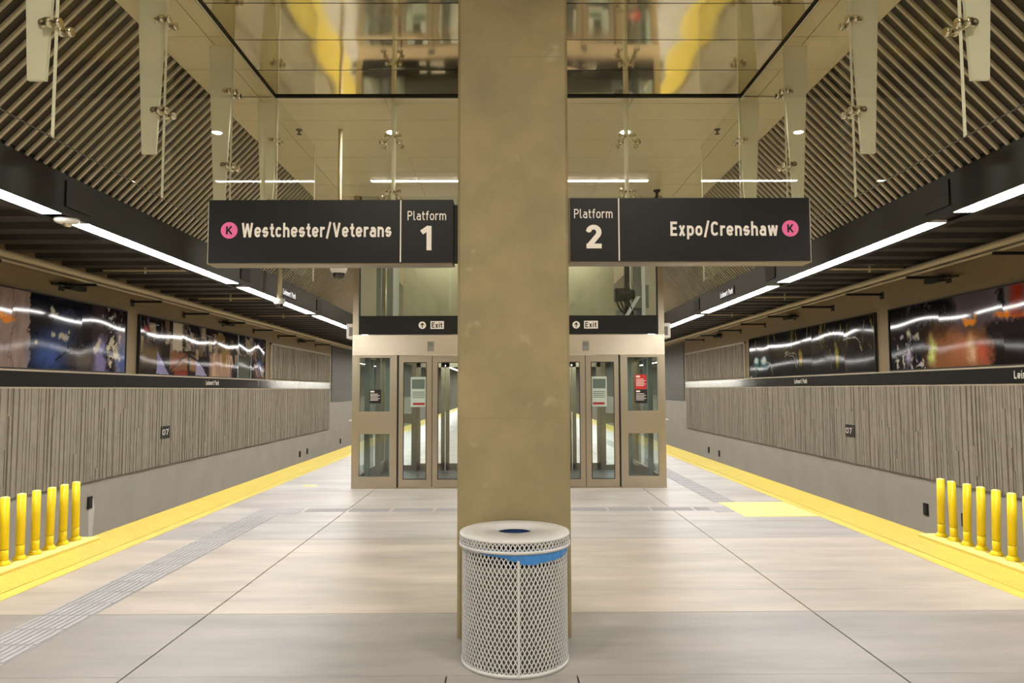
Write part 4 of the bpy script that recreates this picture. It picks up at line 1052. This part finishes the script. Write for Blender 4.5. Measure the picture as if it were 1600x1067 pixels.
def art_street(U, V):
    p = Paint(U, V, (34, 29, 30), 0.05); L = 7.9
    rs = np.random.RandomState(3)
    for k in range(120):      # facades and windows, cream and brown on the dark ground
        a = rs.uniform(0, L); wd = rs.uniform(0.03, 0.28); v0 = rs.uniform(0.35, 0.95); h = rs.uniform(0.1, 0.4)
        p.rect(a, a + wd, v0, v0 + h, [(188, 168, 140), (120, 96, 74), (70, 66, 92), (150, 132, 116), (54, 48, 52)][rs.randint(5)], 0.03, 0.85)
    p.rect(0, 0.9, 0.15, 0.6, (120, 100, 74), 0.3); p.rect(1.5, 2.0, 0.55, 1.2, (196, 182, 158), 0.05); p.rect(0.1, 0.45, 0.85, 1.0, (150, 40, 38), 0.1)
    p.rect(1.35, 2.3, 0.08, 0.52, (140, 96, 66), 0.08); p.rect(2.4, 2.9, 0.1, 0.5, (150, 112, 78), 0.08); p.rect(1.6, 2.3, 0.0, 0.1, (150, 60, 50), 0.1)
    p.tri([(0.75, 0.0), (1.35, 0.0), (0.78, 0.5)], (150, 146, 186)); p.tri([(2.75, 0.0), (3.45, 0.0), (2.78, 0.48)], (168, 162, 192))
    p.rect(3.6, 5.1, 0.0, 0.62, (176, 142, 116), 0.25); p.rect(4.4, 4.9, 0.3, 0.9, (150, 118, 62), 0.2); p.rect(4.0, 4.6, 0.7, 1.1, (120, 96, 56), 0.1)
    p.rect(5.55, 6.6, 0.0, 0.65, (92, 98, 84), 0.3); p.rect(5.55, 5.62, 0, 1.25, (190, 196, 204), 0.02); p.rect(6.62, 6.68, 0, 1.25, (170, 170, 180), 0.02)
    p.rect(6.9, 7.9, 0.0, 0.45, (96, 70, 66), 0.2); p.blob(7.4, 0.4, 0.35, 0.3, (70, 84, 130), 1.5)
    for k in range(40):
        a = rs.uniform(0, L); p.line(a, rs.uniform(0.6, 1.2), a + rs.uniform(0.2, 0.7), rs.uniform(0.55, 1.1), 0.010, (196, 184, 166), 0.8)
    for k in range(12):
        a = 6.8 + rs.uniform(0, 1); p.line(a, 0.4, a + 0.25, 0.05, 0.012, (210, 200, 190), 0.7)
    p.speck(3.7, 5.2, 0, 0.6, (204, 168, 140), 7, 0.56, 41, 0.25); p.line(1.35, 0.08, 2.3, 0.5, 0.02, (60, 44, 40)); p.line(2.3, 0.5, 3.2, 0.3, 0.03, (50, 38, 38))
    return p.c
def art_traffic(U, V):     # u from the near end
    p = Paint(U, V, (26, 24, 24), 0.1); rs = np.random.RandomState(9)
    for k in range(130):
        a = rs.uniform(0, 8); v = rs.uniform(0, 1.1); h = rs.uniform(0.1, 0.5)
        p.line(a, v, a + rs.uniform(-0.14, 0.14), v + h, rs.uniform(0.01, 0.055), [(112, 104, 46), (84, 78, 40), (70, 64, 60), (140, 128, 70), (52, 54, 74)][rs.randint(5)], 0.7)
    p.rect(0, 3.6, 0, 0.65, (52, 46, 44), 0.5, 0.6); p.blob(3.9, 0.45, 0.2, 0.3, (150, 132, 60), 1.6); p.blob(1.8, 0.4, 0.14, 0.35, (150, 140, 60), 1.6)
    p.blob(7.3, 0.4, 0.55, 0.4, (70, 120, 130), 1.0); p.blob(6.6, 0.4, 0.55, 0.4, (70, 120, 130), 1.0)
    p.blob(7.35, 0.5, 0.26, 0.13, (235, 255, 255), 2.0); p.blob(6.7, 0.48, 0.3, 0.15, (235, 255, 255), 2.0)
    for (a, b) in ((4.3, 0.55), (0.7, 0.78), (6.1, 0.42), (4.2, 0.62)):
        p.line(a + 0.75, b, a + 0.15, b, 0.012, (190, 184, 172)); p.line(a + 0.15, b, a, b - 0.08, 0.012, (190, 184, 172)); p.line(a, b - 0.08, a - 0.12, b - 0.35, 0.012, (170, 164, 150))
    return p.c
def art_night(U, V):       # u from 8.5
    p = Paint(U, V, (24, 20, 22), 0.2); e = 6.19
    p.rect(e - 3.1, e - 1.3, 0.0, 0.7, (150, 98, 62), 0.5); p.blob(e - 1.45, 0.3, 0.2, 0.35, (214, 226, 130), 1.2); p.blob(e - 2.3, 0.35, 0.5, 0.4, (196, 120, 84), 1.0); p.blob(e - 2.6, 0.25, 0.25, 0.3, (232, 190, 150), 1.2); p.blob(e - 2.9, 0.2, 0.3, 0.25, (210, 96, 70), 1.1)
    p.rect(e - 3.6, e - 2.1, 0.62, 1.3, (98, 84, 92), 0.25); p.rect(0, e - 3.15, 0.7, 1.3, (108, 96, 104), 0.15); p.blob(e - 2.6, 0.75, 0.22, 0.09, (246, 150, 40), 3); p.blob(e - 3.6, 0.76, 0.45, 0.07, (246, 140, 30), 3)
    p.blob(e - 3.75, 1.0, 0.25, 0.5, (150, 52, 34), 1.5); p.blob(e - 3.35, 1.05, 0.1, 0.2, (30, 24, 26), 2); p.rect(0, e - 3.15, 0.0, 0.62, (30, 22, 22), 0.1); p.rect(0, e - 3.0, 0.45, 0.62, (40, 30, 36), 0.1)
    p.speck(e - 2.0, e - 0.5, 0.75, 1.2, (64, 58, 66), 7, 0.6, 55); p.speck(e - 1.25, e - 0.2, 0, 0.7, (196, 186, 206), 8, 0.62, 61, 0.6); p.blob(e - 0.68, 0.3, 0.14, 0.35, (184, 174, 200), 1.2); p.speck(e - 1.4, e - 0.1, 0, 0.35, (206, 196, 176), 10, 0.62, 63, 0.7)
    p.blob(e - 0.72, 0.7, 0.08, 0.12, (196, 190, 160), 2); p.blob(e - 1.0, 0.62, 0.06, 0.12, (180, 176, 150), 2)
    return p.c
def art_panel(name, sx, y0, y1, z0, z1, fn, seams, lab, seed):
    t = thing(name, (sx * XW, (y0 + y1) / 2, z0), lab, 'artwork', 'wall art panels')
    cuts = [y0] + seams + [y1]; rnd = random.Random(seed)
    for a, b in zip(cuts, cuts[1:]):
        nu, nv = max(24, int((b - a) / 0.021)), 62
        A = np.linspace(a + 0.004, b - 0.004, nu); Zv = np.linspace(z0, z1, nv)
        UU, VV = np.meshgrid(A - y0, Zv - z0)
        c = np.clip(fn(UU, VV), 0, 255) / 255.0
        c = np.where(c <= 0.04045, c / 12.92, ((c + 0.055) / 1.055) ** 2.4)
        ph, am = rnd.uniform(0, 6.28), rnd.uniform(0.6, 1.2)
        # sheets bow a few millimetres between their fixings
        rel = (UU - (a - y0)) / (b - a)
        bow = am * (0.006 * np.sin(np.pi * rel) + 0.0035 * np.sin(2 * np.pi * rel + ph)) + 0.004 * np.sin(VV * 2.6 + ph) * np.sin(np.pi * rel)
        X = sx * (XW - 0.05 - bow); 
        co = np.stack([X, UU + y0, VV + z0], -1).reshape(-1, 3)
        fs = [(j * nu + i, j * nu + i + 1, (j + 1) * nu + i + 1, (j + 1) * nu + i) for j in range(nv - 1) for i in range(nu - 1)]
        if sx > 0: fs = [q[::-1] for q in fs]
        me = bpy.data.meshes.new('art_sheet'); me.from_pydata(co.tolist(), [], fs)
        ca = me.color_attributes.new('paint', 'FLOAT_COLOR', 'POINT')
        ca.data.foreach_set('color', np.concatenate([c.reshape(-1, 3), np.ones((co.shape[0], 1))], 1).astype(np.float32).ravel())
        me.polygons.foreach_set('use_smooth', [True] * len(fs)); me.materials.append(MAT['art']); me.update()
        o = bpy.data.objects.new('art_sheet', me); COL.objects.link(o); o.parent = t
        o.matrix_parent_inverse = Matrix.Translation(-t.location)
    b = MB()
    b.box(sx * (XW - 0.035), sx * XW, y0, y1, z0, z1, 0)
    for (p, q, c, d) in ((y0 - 0.02, y0, z0 - 0.02, z1 + 0.02), (y1, y1 + 0.02, z0 - 0.02, z1 + 0.02), (y0, y1, z0 - 0.02, z0), (y0, y1, z1, z1 + 0.02)):
        b.box(sx * (XW - 0.065), sx * XW, p, q, c, d, 1)
    b.build('frame', [MAT['plate'], MAT['strut']], t)
art_panel('art_panel', -1, 9.0, 14.72, 1.99, 3.20, art_blossom, [11.34, 13.2], 'glossy dark blue art panel with pale blossoms on the Westchester-side wall', 5)
art_panel('art_panel', -1, 15.28, 23.17, 1.985, 3.19, art_street, [17.25, 19.2, 20.9, 22.1], 'glossy brown street collage art panel on the far Westchester-side wall', 8)
art_panel('art_panel', 1, 15.29, 23.27, 1.985, 3.19, art_traffic, [16.7, 18.5, 21.4], 'glossy near-black art panel with two white lights on the far Expo-side wall', 12)
art_panel('art_panel', 1, 8.5, 14.69, 1.99, 3.19, art_night, [11.3, 13.0], 'glossy black and orange art panel on the near Expo-side wall', 17)
# lime stain under the box by the bollards
m = MB(); X_ = -(XW - 0.0015); y = 13.74
m.add([(X_, y - 0.05, -0.50), (X_, y + 0.10, -0.36), (X_, y + 0.15, -0.55), (X_, y + 0.10, -1.1), (X_, y - 0.02, -1.1)], [(0, 1, 2, 3, 4)])
tag(m.build('lime_stain', MAT['stain']), 'white lime stain running down from a black box by the Westchester-side bollards', 'stain')
